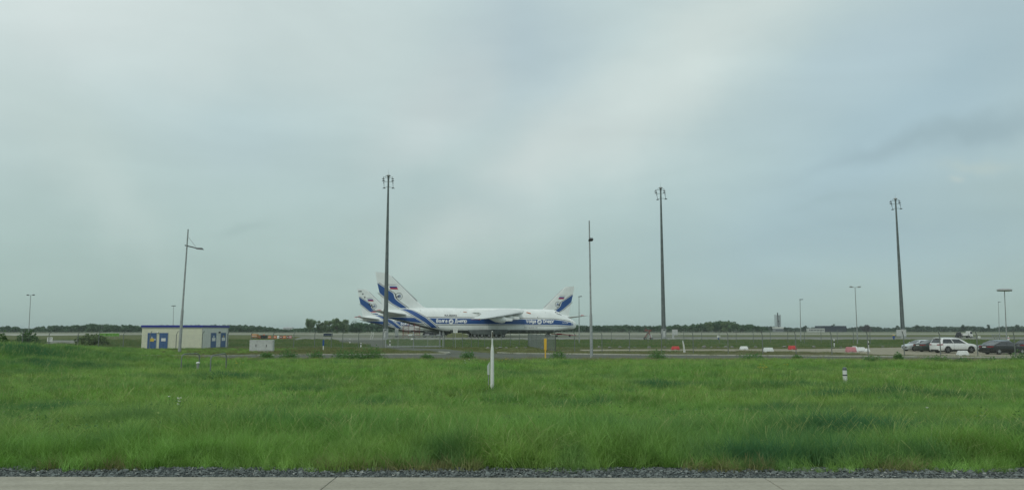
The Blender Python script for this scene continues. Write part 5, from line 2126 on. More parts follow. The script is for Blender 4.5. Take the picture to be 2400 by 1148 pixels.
# ---------------------------------------------------------------- sliding gate
g0, g1 = base(903, 118), base(1037, 119)
t = thing('sliding_gate', 'grey sliding gate of upright bars across the drive', 'gate', g0)
d = g1 - g0
L = math.hypot(d.x, d.y)
t.rotation_euler = (0, 0, math.atan2(d.y, d.x))
zt = 1.92
MB().box(0.25, L - .15, -.05, .05, zt - .12, zt).build('top_rail', M_galv, t, bevel=.01)
MB().box(0.25, L - .15, -.06, .06, .14, .32).build('bottom_rail', M_galv, t, bevel=.01)
for x, w, h in ((0.05, .16, 2.5), (L - .42, .16, 2.55), (L + .08, .16, 2.55), (L * .49, .16, 2.5)):
    MB().box(x - w / 2, x + w / 2, .07, .07 + w, -.2, h).build('gate_post', M_galv, t, bevel=.01)
bar = MB().box(-.014, .014, -.014, .014, .32, zt - .12).mesh('bar', M_galv)
x = .36
while x < L - .2:
    o = bpy.data.objects.new('bar', bar)
    COL.objects.link(o)
    o.parent = t
    o.location = (x, 0, 0)
    x += .125
for x in (L * .22, L * .74):
    MB().box(x - .03, x + .03, -.03, .03, .32, zt - .12).build('stile', M_galv, t)
MB().box(L * .5 - .5, L * .5 - .12, -.09, -.052, 1.25, 1.5).build('gate_notice', M_sign, t)


# ================================================================== SIGNS, POSTS AND MARKERS
def sign(px, Y, y0, y1, wpx, label, m=M_sign, post=M_galv, name='notice_board', lines=True, cat='sign'):
    b = base(px, Y)
    z1, z0 = at(px, y0, Y).z - b.z, at(px, y1, Y).z - b.z
    w = wpx / F * Y
    t = thing(name, label, cat, b)
    p = MB().box(-w / 2, w / 2, -.03, 0, z0, z1).build('board', m, t, bevel=.006)
    MB().tube([(0, .03, -.2), (0, .03, z1 - .05)], .035, 8).build('post', post, t)
    if lines:
        mb = MB()
        for k, f in ((.78, .35), (.55, .30), (.42, .33), (.28, .22)):
            z = z0 + (z1 - z0) * k
            mb.box(-w * f, w * f, -.034, -.031, z - .012 * (2 if k > .7 else 1), z + .012 * (2 if k > .7 else 1))
        mb.build('text_rule', M_lampdk, t, smooth=None)
    return t


sign(115.5, 112, 790, 800, 12.5, 'small white notice board on a post behind the left meadow', post=M_lampdk)
sign(1067, 118, 770, 779.6, 10, 'white notice board on a tall post under the near aircraft belly')
t = sign(1684.5, 170, 785.5, 790.5, 7.5, 'small blue and white sign in the grass right of the middle mast', lines=False)
MB().box(-.16, .16, -.036, -.031, .25, .62).build('blue_field', M_bluemark, t, smooth=None)
sign(2295.5, 165, 787, 792, 6, 'tiny white sign on the apron edge left of the black saloon', lines=False)

# cut-down white post in the meadow with a folded panel behind it
b = base(1153.5, 31)
H = at(1153, 775.5, 31).z - b.z
t = thing('marker_post', 'white stepped marker post standing in the near meadow', 'post', b)
MB().tube([(0, 0, -.1), (0, 0, .18), (0, 0, 1.72), (0, 0, 1.86), (0, 0, 1.99)], [.077, .077, .070, .056, .037], 14).build('lower_tube', M_white, t)
MB().tube([(0, 0, 1.97), (0, 0, H - .012), (0, 0, H)], [.033, .030, .02], 12).build('upper_tube', M_white, t)
MB().box(-.015, .028, -.036, -.030, 2.25, 2.5).build('rust_strip', M_bark, t)
b = base(1145.5, 32)
t = thing('bent_sign', 'small grey bent plate standing just behind the white marker post', 'sign', b)
z1, z0 = at(1145, 847.5, 32).z - b.z, at(1145, 878, 32).z - b.z
MB().hexa([(-.06, -.02, z0), (.03, .05, z0), (.03, .08, z0), (-.06, .01, z0)], [(-.07, -.02, z1 - .16), (.03, .05, z1), (.03, .08, z1), (-.07, .01, z1 - .16)]).build('plate', M_panel, t, bevel=.004)
MB().tube([(-.01, .06, -.1), (-.01, .06, z0 + .05)], .02, 6).build('stake', M_galv, t)

# yellow pipeline marker
b = base(1278.3, 68.5)
H = at(1278, 793, 68.5).z - b.z
t = thing('marker_post', 'yellow pipeline marker post at the far edge of the meadow', 'post', b)
MB().tube([(0, 0, -.1), (0, 0, .9)], [.062, .062], 10).build('lower_tube', M_yellow, t)
MB().box(-.115, .115, -.04, .04, .9, H).build('marker_blade', M_yellow, t, bevel=.02)

# blue marker
b = base(757.5, 103)
H = at(757, 796, 103).z - b.z
t = thing('marker_post', 'blue marker post with white foot beside the left fence', 'post', b)
MB().box(-.10, .10, -.07, .07, .62, H).build('blue_sleeve', M_bluemark, t, bevel=.02)
MB().box(-.055, .055, -.05, .05, -.1, .62).build('foot', M_white, t, bevel=.01)

# striped bollard in the meadow
b = base(1981.5, 37)
H = at(1979.5, 860, 37).z - b.z
t = thing('bollard', 'short white bollard with dark bands in the right meadow', 'bollard', b)
MB().tube([(0, 0, -.1), (0, 0, H * .55)], [.108, .100], 16).build('lower_band', M_white, t)
MB().tube([(0, 0, H * .55), (0, 0, H * .62)], [.103, .102], 16).build('dark_band', M_lampdk, t)
MB().tube([(0, 0, H * .62), (0, 0, H * .84)], [.100, .096], 16).build('upper_band', M_white, t)
MB().tube([(0, 0, H * .84), (0, 0, H * .95), (0, 0, H)], [.101, .096, .056], 16).build('cap', M_galvd, t)
b = base(463, 50)
H = at(463, 847.5, 50).z - b.z
t = thing('vent_pipe', 'white domed vent cap just above the grass by the left hoop', 'vent', b)
MB().tube([(0, 0, -.1), (0, 0, H - .12)], .08, 12).build('pipe', M_galv, t)
MB().lathe([(.12, -.10), (.125, -.06), (.10, -.02), (.04, 0)], 14, (0, 0, H)).build('cap', M_white, t)
b = base(298.5, 84)
t = thing('marker_post', 'short black post in the grass left of the cream building', 'post', b)
H = at(298, 820, 84).z - b.z
MB().box(-.10, .10, -.06, .06, -.1, H - .12).build('shaft', M_black, t, bevel=.02)
MB().lathe([(.10, 0), (.11, .05), (.05, .12)], 12, (0, 0, H - .12)).build('cap', M_black, t)


def hoop(p0, p1, yt0, yt1, Y, dY, label):
    a, b = base(p0, Y), base(p1, Y + dY)
    t = thing('hoop_rail', label, 'railing', a, 0, 'steel hoop rails in the left meadow')
    za, zb = at(p0, yt0, Y).z - a.z, at(p1, yt1, Y + dY).z - a.z
    d = b - a
    d.z = b.z - a.z
    P = [Vector((0, 0, -.2)), Vector((0, 0, za - .22)), Vector((d.x * .04, d.y * .04, za - .08)), Vector((d.x * .14, d.y * .14, za)),
         Vector((d.x * .88, d.y * .88, zb)), Vector((d.x * .97, d.y * .97, zb - .07)), Vector((d.x, d.y, zb - .2)), Vector((d.x, d.y, d.z - .2))]
    MB().tube(P, .036, 8).build('tube', M_post, t)


hoop(424, 466, 829.5, 828, 50, 1.5, 'left steel hoop rail at the foot of the leaning street lamp')
hoop(492.5, 529, 832.5, 828, 47, 2.2, 'right steel hoop rail, tilted, right of the street lamp')

# grey cable cabinet
b = base(613, 95)
t = thing('cable_cabinet', 'wide weathered grey cabinet with two locks right of the cream building', 'cabinet', b)
Hc = at(613, 796.8, 95).z - b.z
w = 54 / F * 95 / 2
MB().box(-w - .03, w + .03, -.28, .4, -.1, .14).build('plinth', M_conc, t, bevel=.01)
MB().box(-w, w, -.25, .38, .14, Hc - .08).build('body', M_cab, t, smooth=None)
MB().hexa([(-w - .05, -.30, Hc - .08), (w + .05, -.30, Hc - .08), (w + .05, .42, Hc - .08), (-w - .05, .42, Hc - .08)], [(-w + .02, -.26, Hc), (w - .02, -.26, Hc), (w - .02, .38, Hc), (-w + .02, .38, Hc)]).build('lid', M_cab, t, bevel=.015)
for k in range(3):
    x0, x1 = -w + .02 + k * (2 * w - .04) / 3, -w + .02 + (k + 1) * (2 * w - .04) / 3
    MB().box(x0 + .012, x1 - .012, -.268, -.252, .18, Hc - .11).build('door', M_cab, t, bevel=.006)
for x in (-.44 * w, .46 * w):
    MB().box(x - .035, x + .035, -.30, -.27, .62, .92).build('handle', M_black, t, bevel=.01)


# plastic roadside delineators
def delineator(px, Y, y0, label, bent=False, m=M_white):
    b = base(px, Y)
    H = at(px, y0, Y).z - b.z
    t = thing('delineator', label, 'post', b, 0, 'white guide posts near the fence')
    if bent:
        MB().tube([(.02, 0, -.1), (0, 0, H * .4), (-.10, 0, H * .85), (-.12, 0, H)], [.09, .08, .06, .04], 8).build('post', m, t)
        MB().tube([(.2, .05, -.05), (.12, .02, H * .15), (.05, 0, H * .6), (-.08, 0, H * .95)], [.05, .05, .04, .03], 6).build('strip', m, t)
    else:
        MB().prism([(-.10, -.08), (.10, -.08), (0, .10)], -.1, H * .50, 'z').build('lower_part', m, t)
        MB().prism([(-.101, -.081), (.101, -.081), (0, .101)], H * .50, H * .74, 'z').build('black_band', M_black, t)
        MB().prism([(-.10, -.08), (.10, -.08), (0, .10)], H * .74, H, 'z').build('tip', m, t)


delineator(1603, 94, 797.5, 'bent white plastic post right of the red barrier block', True)
delineator(1955, 127, 794, 'white guide post with black band left of the double-headed lamp')
delineator(2035, 114, 798.5, 'white guide post with black band behind the white barrier group')
delineator(846, 125, 803, 'white guide post with black band by the drive left of the gate')
delineator(820, 148, 794, 'farther white guide post with dark top at the drive bend')
delineator(914, 128, 797, 'white guide post behind the gate left end')


# ================================================================== BARRIER BLOCKS AND STONES
def barrier(px, yb, wt, wb, y0, m, label, D=None, yaw=0.0):
    b = G(px, yb) if D is None else base(px, D)
    D = b.y
    H = at(px, y0, D).z - b.z
    a, c = wt / F * D / 2, wb / F * D / 2
    t = thing('barrier_block', label, 'barrier', b, yaw, 'plastic barrier blocks along the sandy track')
    mb = MB()
    mb.hexa([(-c, -.27, .08), (c, -.27, .08), (c, .27, .08), (-c, .27, .08)], [(-a, -.12, H), (a, -.12, H), (a, .12, H), (-a, .12, H)])
    mb.build('block', m, t, bevel=.03)
    for s in (-1, 1):
        MB().box(s * c * .62 - c * .3, s * c * .62 + c * .3, -.25, .25, -.05, .08).build('foot', m, t, bevel=.01)
    return t


barrier(1583, 819.3, 15, 20, 811, M_bred, 'red barrier block right of the middle mast')
barrier(1743.5, 819.3, 15, 19.5, 811, M_bwhite, 'white barrier block at the far side of the track, left of the other white one')
barrier(1801, 824.5, 19, 24, 814.2, M_bwhite, 'white barrier block between the first white block and the second red one')
barrier(1857, 819, 17, 19, 809.7, M_bred, 'bright red barrier block right of two white blocks')
barrier(1994.5, 824.8, 21, 24, 812.5, M_bpink, 'faded pinkish barrier block touching a white one')
barrier(2015, 823.8, 21, 25, 813.2, M_bwhite, 'white barrier block right beside the faded pink one')
barrier(2031, 824.0, 10, 14, 816.5, M_bwhite, 'low white barrier end piece right of the pink and white pair')
barrier(2003, 819.5, 9, 13, 811, M_bwhite, 'small white barrier block behind the faded pink one')
barrier(2256.5, 833.2, 20, 26, 821.3, M_bwhite, 'white barrier block in front of the white car')

STONES = [(1143, 817, 9), (1163, 817, 6), (1172.5, 816.5, 9), (1187, 816.5, 8), (1211, 815.5, 7), (1232, 815.8, 8), (1271, 816, 8), (1404, 815.5, 9), (1429, 815.8, 9), (1452.5, 815.3, 9), (1473, 815.5, 7), (1488, 815.6, 6),
          (1521, 815.8, 10), (1558, 815.5, 9), (1630, 815.8, 6), (1650, 815.5, 11), (1667, 815.0, 7), (1683, 814.9, 7), (1701, 814.6, 10), (1716, 814.6, 9), (1754.5, 814.8, 6), (1771, 815, 9), (1838, 814.5, 9), (1907.5, 815.2, 10),
          (1952, 815.5, 6), (1971, 815.0, 7), (2069, 814, 7), (2090, 813.5, 5)]
stone_w = ['low', 'rounded', 'angular', 'flat', 'pale']
for i, (px, py, w) in enumerate(STONES):
    b = G(px, py)
    r = w / F * b.y / 2
    t = MB().blob((0, 0, r * .32), (r, r * .8, r * random.Random(i).uniform(.5, .75)), i, .30, 10, 7).build('boulder', M_stone, None, smooth=50)
    t.location = b
    t.rotation_euler = (0, 0, i * 1.7)
    ref = ('behind the white marker post' if px < 1200 else 'near the fence return' if px < 1300 else 'between the street lamp and the middle mast' if px < 1540 else
           'between the middle mast and the first white barrier' if px < 1730 else 'near the white barrier blocks' if px < 1860 else 'left of the pink barrier' if px < 1980 else 'left of the parked cars')
    rank = sum(1 for q in STONES[:i] if (q[0] < 1200) == (px < 1200) and abs(q[0] - px) < 5000 and (
        ('behind the white marker post' if q[0] < 1200 else 'near the fence return' if q[0] < 1300 else 'between the street lamp and the middle mast' if q[0] < 1540 else
         'between the middle mast and the first white barrier' if q[0] < 1730 else 'near the white barrier blocks' if q[0] < 1860 else 'left of the pink barrier' if q[0] < 1980 else 'left of the parked cars') == ref))
    ordn = ['first', 'second', 'third', 'fourth', 'fifth', 'sixth', 'seventh', 'eighth'][rank]
    tag(t, '%s stone from the left %s' % (ordn, ref), 'boulder', 'stones laid out along the verge')
# ================================================================== CARS
M_wht_car = mat('car_white', (0.78, 0.79, 0.78), 0.25, var=0.015, scale=1, coat=0.8)
M_blk_car = mat('car_black', (0.010, 0.011, 0.013), 0.28, var=0.1, scale=1, coat=0.35)
M_grn_car = mat('car_dark_green_grey', (0.026, 0.038, 0.034), 0.28, var=0.05, scale=1, coat=0.35)
M_sil_car = mat('car_silver', (0.50, 0.53, 0.54), 0.3, metal=0.3, var=0.02, scale=1, coat=0.6)
M_slate_car = mat('car_slate_blue', (0.15, 0.19, 0.23), 0.3, metal=0.3, var=0.03, scale=1, coat=0.7)
M_cglass = mat('car_glass', (0.020, 0.026, 0.032), 0.06, var=0.1, spec=0.8)
M_tail = mat('tail_lamp_red', (0.26, 0.02, 0.03), 0.25, var=0.05)
M_headl = mat('headlamp_glass', (0.55, 0.57, 0.58), 0.15, var=0.05)
M_chrome = mat('chrome_trim', (0.55, 0.56, 0.57), 0.2, metal=0.9, var=0.03)
M_rim = mat('alloy_rim', (0.42, 0.43, 0.44), 0.35, metal=0.6, var=0.06)
M_rimdk = mat('dark_alloy_rim', (0.22, 0.225, 0.23), 0.35, metal=0.6, var=0.06)
M_plate = mat('number_plate', (0.70, 0.71, 0.69), 0.5, var=0.03)


def rim_mesh(r, m):
    mb = MB()
    n = 24
    ring = []
    for rr, y in ((r, 0), (r * .93, -.02), (r * .86, .03)):
        ring.append([(rr * math.cos(2 * math.pi * k / n), y, rr * math.sin(2 * math.pi * k / n)) for k in range(n)])
    vs = sum(ring, [])
    fs = [(i * n + k, i * n + (k + 1) % n, (i + 1) * n + (k + 1) % n, (i + 1) * n + k) for i in range(2) for k in range(n)]
    mb.add(vs, fs)
    for k in range(5):
        a = 2 * math.pi * k / 5 + .3
        c, s = math.cos(a), math.sin(a)
        p = lambda rr, ww, y: (rr * c - ww * s, y, rr * s + ww * c)
        mb.add([p(.02, -.055, .0), p(r * .9, -.035, .0), p(r * .9, .035, .0), p(.02, .055, .0), p(.02, -.055, .03), p(r * .9, -.035, .03), p(r * .9, .035, .03), p(.02, .055, .03)],
               [(0, 1, 2, 3), (7, 6, 5, 4), (0, 4, 5, 1), (2, 6, 7, 3)])
    mb.tube([(0, -.02, 0), (0, .03, 0)], .075, 10)
    return mb.mesh('rim', m, 30)


def strip(parent, name, plan, sw, z0, z1, m):
    """a lamp that wraps round a corner of the body"""
    vs = [(x, y * sw, z) for (x, y), z in zip(plan, z0)] + [(x, y * sw, z) for (x, y), z in zip(plan, z1)]
    vs += [(x + .04 * (1 if plan[0][0] < 0 else -1), y * sw * .97, z) for x, y, z in [(p[0], p[1], q) for p, q in zip(plan, z0)]]
    vs += [(x + .04 * (1 if plan[0][0] < 0 else -1), y * sw * .97, z) for x, y, z in [(p[0], p[1], q) for p, q in zip(plan, z1)]]
    n = len(plan)
    fs = []
    for i in range(n - 1):
        fs += [(i, i + 1, n + i + 1, n + i), (2 * n + i, 3 * n + i, 3 * n + i + 1, 2 * n + i + 1), (i, 2 * n + i, 2 * n + i + 1, i + 1), (n + i, n + i + 1, 3 * n + i + 1, 3 * n + i)]
    return MB().add(vs, fs).build(name, m, parent, smooth=40)


def car(label, loc, yaw, paint, L, W, H, belt, prof, green, wb, rear_ov, wr, rim_m, clad=False, lamps=True, plate='rear'):
    """local x forward, origin on the ground under the middle of the car.
    prof: upper edge of the body below the glass, (x, z, half-width factor) from tail to nose
    green: x of the glasshouse: rear foot, rear top, front top, front foot, roof height"""
    t = thing('parked_car', label, 'car', loc, yaw, 'cars in the sandy car park')
    w = W / 2
    zb = .24 if not clad else .30
    secs = []
    for x, z, k in prof:
        ww = w * k
        sec = [(x, -ww * .86, zb), (x, -ww * .985, zb + .16), (x, -ww, zb + .34), (x, -ww * .99, min(z - .12, belt - .12)), (x, -ww * .955, z - .015), (x, -ww * .80, z + .012), (x, 0, z + .035)]
        sec += [(x, -p[1], p[2]) for p in sec[-2::-1]]
        secs.append(sec)
    mb = MB()
    n = len(secs[0])
    vs = [p for s in secs for p in s]
    fs = []
    for i in range(len(secs) - 1):
        for k in range(n):
            a, b = i * n + k, i * n + (k + 1) % n
            fs.append((a, a + n, b + n, b))
    fs.append(tuple(range(n)))
    fs.append(tuple((len(secs) - 1) * n + k for k in range(n - 1, -1, -1)))
    mb.add(vs, fs)
    mb.build('body', paint, t, smooth=38, bevel=.02)
    # glasshouse
    xr0, xr1, xf1, xf0, zr = green
    b0, r0 = w * .93, w * .70
    zt = belt - .01
    cor = [[(xr0, b0), (xf0, b0 * .96)], [(xr1, r0), (xf1, r0 * .97)]]
    mb = MB()
    N = 7
    rows = []
    for f in np.linspace(0, 1, N):
        row = []
        for (q, z, bulge) in ((0, zt, 0), (.55, zt + (zr - .06 - zt) * .55, .012), (1, zr - .06, 0)):
            x0 = xr0 * (1 - q) + xr1 * q
            x1 = xf0 * (1 - q) + xf1 * q
            y0 = (b0 * (1 - q) + r0 * q + bulge)
            row.append((x0 + (x1 - x0) * f, -y0 * (1 - .03 * f - .05 * (abs(f - .5) * 2) ** 3), z - .035 * (abs(f - .45) * 2) ** 2.2 * (q == 1)))
        x = row[-1][0]
        row.append((x, row[-1][1] * .82, row[-1][2] + .05))
        row.append((x, 0, row[-1][2] + .022))
        row += [(p[0], -p[1], p[2]) for p in row[-2::-1]]
        rows.append(row)
    n = len(rows[0])
    vs = [p for s in rows for p in s]
    fs = []
    for i in range(N - 1):
        for k in range(n - 1):
            a = i * n + k
            fs.append((a, a + n, a + n + 1, a + 1))
    fs.append(tuple(range(n)))
    fs.append(tuple((N - 1) * n + k for k in range(n - 1, -1, -1)))
    mb.add(vs, fs)
    mb.build('roof', paint, t, smooth=40)

    def gh(f, q, off=.012):
        """point on the glasshouse side, f along, q up (0 belt, 1 roof edge)"""
        x0, x1 = xr0 * (1 - q) + xr1 * q, xf0 * (1 - q) + xf1 * q
        y = b0 * (1 - q) + r0 * q + .012 * (1 - abs(q - .55) / .55)
        y = y * (1 - .03 * f - .05 * (abs(f - .5) * 2) ** 3)
        z = zt + (zr - .06 - zt) * q
        return x0 + (x1 - x0) * f, y + off, z
    for s in (-1, 1):
        for f0, f1 in ((.08, .465), (.495, .90)):
            vs = []
            for q in (.10, .5, .86):
                for k in range(5):
                    f = f0 + (f1 - f0) * k / 4
                    if f0 < .2 and k == 0:
                        f += .05 * abs(q - .5)
                    p = gh(f, q)
                    vs.append((p[0], s * p[1], p[2]))
            fs = [(j * 5 + k, j * 5 + k + 1, j * 5 + k + 6, j * 5 + k + 5) for j in range(2) for k in range(4)]
            MB().add(vs, fs).build('side_window', M_cglass, t, smooth=60)
        # window line in bright metal
        P = [gh(f, .06, .016) for f in np.linspace(.08, .90, 8)]
        MB().tube([(p[0], s * p[1], p[2]) for p in P], .012, 5).build('window_trim', M_chrome if paint is not M_wht_car else M_black, t)
        # mirror
        mx = gh(.86, .05)
        MB().blob((mx[0], s * (mx[1] + .13), mx[2] + .10), (.09, .11, .075), 3, 0, 8, 6).build('mirror', paint if paint is not M_wht_car else M_wht_car, t)
        for hx in (.30, .62):
            p = gh(hx, 0)
            MB().box(p[0] - .10, p[0] + .10, s * w * .985 - .012, s * w * .985 + .012, belt - .17, belt - .14).build('door_handle', paint, t)
        for hx in (.475,):
            p = gh(hx, 0)
            MB().box(p[0] - .006, p[0] + .006, s * w * .992 - .006, s * w * .992 + .006, zb + .12, belt - .05).build('door_seam', M_black, t)
        # sill
        MB().box(-wb / 2 + .1, wb / 2 - .1, s * w * .95 - .03, s * w * .95 + .03, zb - .05, zb + (.16 if clad else .05)).build('sill', M_black, t, bevel=.015)
    # windscreens
    for (xa, xb, nm, sg) in ((xr0, xr1, 'rear_window', -1), (xf0, xf1, 'windscreen', 1)):
        vs = []
        for q in (.12, .5, .88):
            x = xa * (1 - q) + xb * q + sg * .015
            y = (b0 * (1 - q) + r0 * q) * .86
            z = zt + (zr - .05 - zt) * q
            for k in range(5):
                u = k / 4 * 2 - 1
                vs.append((x + sg * .02 * (1 - u * u), y * u, z))
        fs = [(j * 5 + k, j * 5 + k + 1, j * 5 + k + 6, j * 5 + k + 5) for j in range(2) for k in range(4)]
        MB().add(vs, fs).build(nm, M_cglass, t, smooth=60)
    # wheels with dark arches
    ax = (-L / 2 + rear_ov, -L / 2 + rear_ov + wb)
    tyre = wheel_mesh(wr, .23, M_black)
    rim = rim_mesh(wr * .70, rim_m)
    for x in ax:
        for s in (-1, 1):
            n_ = 18
            vs = [(x + (wr + .075) * math.cos(math.pi * k / n_), s * (w * .995 + .004), wr + (wr + .075) * math.sin(math.pi * k / n_)) for k in range(n_ + 1)]
            vs += [(p[0], s * (w * .80), p[2]) for p in vs]
            vs += [(x - wr - .075, s * (w * .995 + .004), zb - .02), (x + wr + .075, s * (w * .995 + .004), zb - .02)]
            fs = [tuple(list(range(n_ + 1)) + [2 * n_ + 2, 2 * n_ + 3])]
            MB().add(vs, fs).build('wheel_arch', M_black, t, smooth=None)
            o = bpy.data.objects.new('wheel', tyre)
            COL.objects.link(o)
            o.parent = t
            o.location = (x, s * (w * .995 - .085), wr)
            rm = bpy.data.objects.new('rim', rim)
            COL.objects.link(rm)
            rm.parent = o
            rm.location = (0, s * .105, 0)
            rm.rotation_euler = (0, 0, 0 if s > 0 else math.pi)
    xt, xn = prof[0][0], prof[-1][0]
    zl = belt - .16
    for s in (-1, 1):
        strip(t, 'tail_lamp', [(xt - .03, .46), (xt - .03, .80), (xt + .02, .955), (xt + .25, 1.008), (xt + .42, 1.008)], s * w, [zl - .04, zl - .05, zl - .05, zl - .03, zl + .01], [zl + .06, zl + .08, zl + .09, zl + .09, zl + .08], M_tail)
        strip(t, 'headlamp', [(xn - .02, .50), (xn - .05, .74), (xn - .15, .87), (xn - .36, .955), (xn - .52, .985)], s * w, [.58, .58, .60, .64, .68], [.66, .68, .72, .76, .76], M_headl)
    MB().box(xt - .03, xt - .01, -.26, .26, zl - .07, zl + .045).build('rear_plate', M_plate, t)
    MB().box(xt - .012, xt + .2, -w * .72, w * .72, zb - .02, zb + .14).build('rear_apron', M_black, t, bevel=.02)
    MB().box(xn - .06, xn + .02, -w * .45, w * .45, .34, .62).build('grille', M_black, t, bevel=.02)
    MB().box(xn + .021, xn + .035, -.26, .26, .40, .51).build('front_plate', M_plate, t)
    MB().box(xt + .3, xn - .3, -w * .8, w * .8, zb - .10, zb + .1).build('underbody', M_black, t)
    if clad:
        for s in (-1, 1):
            MB().tube([(xr1 + .15, s * r0 * .86, zr + .035), (xr1 + .3, s * r0 * .86, zr + .06), (xf1 - .2, s * r0 * .86, zr + .05), (xf1 - .05, s * r0 * .86, zr + .02)], .018, 6).build('roof_rail', M_chrome, t)
        MB().hexa([(xr1 - .20, -r0 * .8, zr - .03), (xr1 + .15, -r0 * .8, zr - .01), (xr1 + .15, r0 * .8, zr - .01), (xr1 - .20, r0 * .8, zr - .03)],
                  [(xr1 - .20, -r0 * .8, zr), (xr1 + .15, -r0 * .8, zr + .02), (xr1 + .15, r0 * .8, zr + .02), (xr1 - .20, r0 * .8, zr)]).build('spoiler', paint, t)
    return t


# upper body edge, tail to nose
P_SUV = [(-2.46, 1.02, .84), (-2.42, 1.10, .95), (-2.2, 1.14, 1.0), (-1.2, 1.14, 1.0), (.0, 1.14, 1.0), (.95, 1.14, 1.0), (1.3, 1.13, .99), (1.75, 1.09, .98), (2.1, 1.03, .95), (2.34, .92, .88), (2.46, .74, .78)]
P_SAL = [(-2.43, .92, .80), (-2.38, 1.00, .92), (-2.1, 1.03, .99), (-1.4, 1.01, 1.0), (0, .99, 1.0), (.8, .98, 1.0), (1.2, .95, .99), (1.75, .86, .96), (2.1, .77, .91), (2.33, .66, .82), (2.43, .56, .70)]
P_HAT = [(-2.13, .90, .80), (-2.08, .98, .92), (-1.85, 1.0, .99), (-1.2, 1.0, 1.0), (0, .98, 1.0), (.7, .97, 1.0), (1.05, .95, .99), (1.5, .87, .96), (1.85, .78, .90), (2.04, .67, .82), (2.13, .56, .70)]
HEAD = R(8)


def park(px, Y, off):
    p = base(px, Y)
    return p


def place(px_tail, Y_tail, L, yaw, fwd=1):
    """centre of a car whose tail (or nose) end is seen at column px_tail"""
    e = base(px_tail, Y_tail)
    c = e + Vector((math.cos(yaw) * L / 2, math.sin(yaw) * L / 2, 0)) * fwd
    c.z = hgt(c.x, c.y)
    return c


car('white off-road estate car with dark rear window, nose to the right', place(2191, 91.3, 4.92, HEAD), HEAD, M_wht_car, 4.92, 1.95, 1.79, 1.14, P_SUV, (-2.38, -1.98, .32, 1.30, 1.79), 2.99, 1.02, .39, M_rimdk, True)
car('glossy black saloon in front, nose to the right, silver rims', place(2308, 86.4, 4.86, HEAD), HEAD, M_blk_car, 4.86, 1.86, 1.47, 1.00, P_SAL, (-1.95, -.85, .45, 1.35, 1.47), 2.84, 1.04, .335, M_rim)
car('dark green-grey saloon half hidden behind the white car', place(2153, 96.6, 4.7, HEAD), HEAD, M_grn_car, 4.7, 1.84, 1.46, 1.00, P_SAL, (-1.90, -.85, .45, 1.35, 1.46), 2.8, 1.02, .33, M_rim)
car('silver hatchback at the left end of the row, nose to the left', place(2107 + 13, 100.5, 4.26, HEAD + math.pi, -1), HEAD + math.pi, M_sil_car, 4.26, 1.80, 1.44, .99, P_HAT, (-2.0, -1.45, .25, 1.15, 1.44), 2.63, .80, .32, M_rim)
car('slate blue car behind the black saloon, nose to the left', place(2296, 94.5, 4.26, HEAD + math.pi, -1), HEAD + math.pi, M_slate_car, 4.26, 1.82, 1.50, 1.0, P_HAT, (-2.0, -1.5, .25, 1.15, 1.50), 2.63, .80, .32, M_rim)
car('dark car cut by the right edge of the picture', place(2388, 92.6, 4.7, HEAD), HEAD, M_blk_car, 4.7, 1.86, 1.55, 1.05, P_SAL, (-2.2, -1.6, .45, 1.35, 1.55), 2.8, 1.02, .335, M_rim)

# ================================================================== SMALL THINGS ON THE AIRFIELD
# maintenance stairs with a red top right of the street lamp
b = base(1520, 184)
t = thing('boarding_steps', 'mobile steps with a red platform left of the middle mast', 'steps', b)
s = 184 / F
H = at(1520, 773, 184).z - b.z
MB().box(-8 * s, 6 * s, -.6, .6, H - .25, H).build('platform', M_rust, t, bevel=.02)
mb = MB()
for y in (-.55, .55):
    mb.tube([(-10 * s, y, .3), (2 * s, y, H - .2)], .06, 6)
    mb.tube([(-6 * s, y, H), (-6 * s, y, H + .6)], .03, 5)
    mb.tube([(4 * s, y, .3), (1 * s, y, H - .2)], .06, 6)
mb.build('frame', M_rust, t)
for k in range(8):
    q = k / 8
    MB().box(-10 * s + 11 * s * q, -10 * s + 11 * s * q + .28, -.5, .5, .35 + (H - .6) * q, .40 + (H - .6) * q).build('tread', M_dark, t)
MB().hexa([(1 * s, -.5, .5), (9 * s, -.5, .5), (9 * s, .5, .5), (1 * s, .5, .5)], [(2.5 * s, -.4, H * .62), (5 * s, -.4, H * .58), (5 * s, .4, H * .58), (2.5 * s, .4, H * .62)]).build('engine_cover', M_cab, t, bevel=.03)
wv = wheel_mesh(.3, .2, M_steel)
for x in (-8 * s, 7 * s):
    for y in (-.55, .55):
        o = bpy.data.objects.new('wheel', wv)
        COL.objects.link(o)
        o.parent = t
        o.location = (x, y, .3)

# red tow bar at the aircraft nose wheel
p0, p1 = base(1292, 266), base(1350, 268)
t = thing('tow_bar', 'long red tow bar on small wheels lying ahead of the nose wheel', 'tow bar', p0, math.atan2(p1.y - p0.y, p1.x - p0.x))
Lb = (p1 - p0).length
MB().tube([(0, 0, 1.0), (Lb * .25, 0, 1.05), (Lb, 0, .55)], [.10, .14, .12], 8).build('bar', M_red, t)
MB().box(Lb * .22, Lb * .42, -.25, .25, .75, 1.25).build('shear_head', M_red, t, bevel=.05)
for x in (Lb * .22, Lb * .75):
    MB().tube([(x, 0, 1.0), (x, 0, .32)], .05, 6).build('strut', M_dark, t)
    for y in (-.4, .4):
        o = bpy.data.objects.new('wheel', wv)
        COL.objects.link(o)
        o.parent = t
        o.location = (x, y, .3)

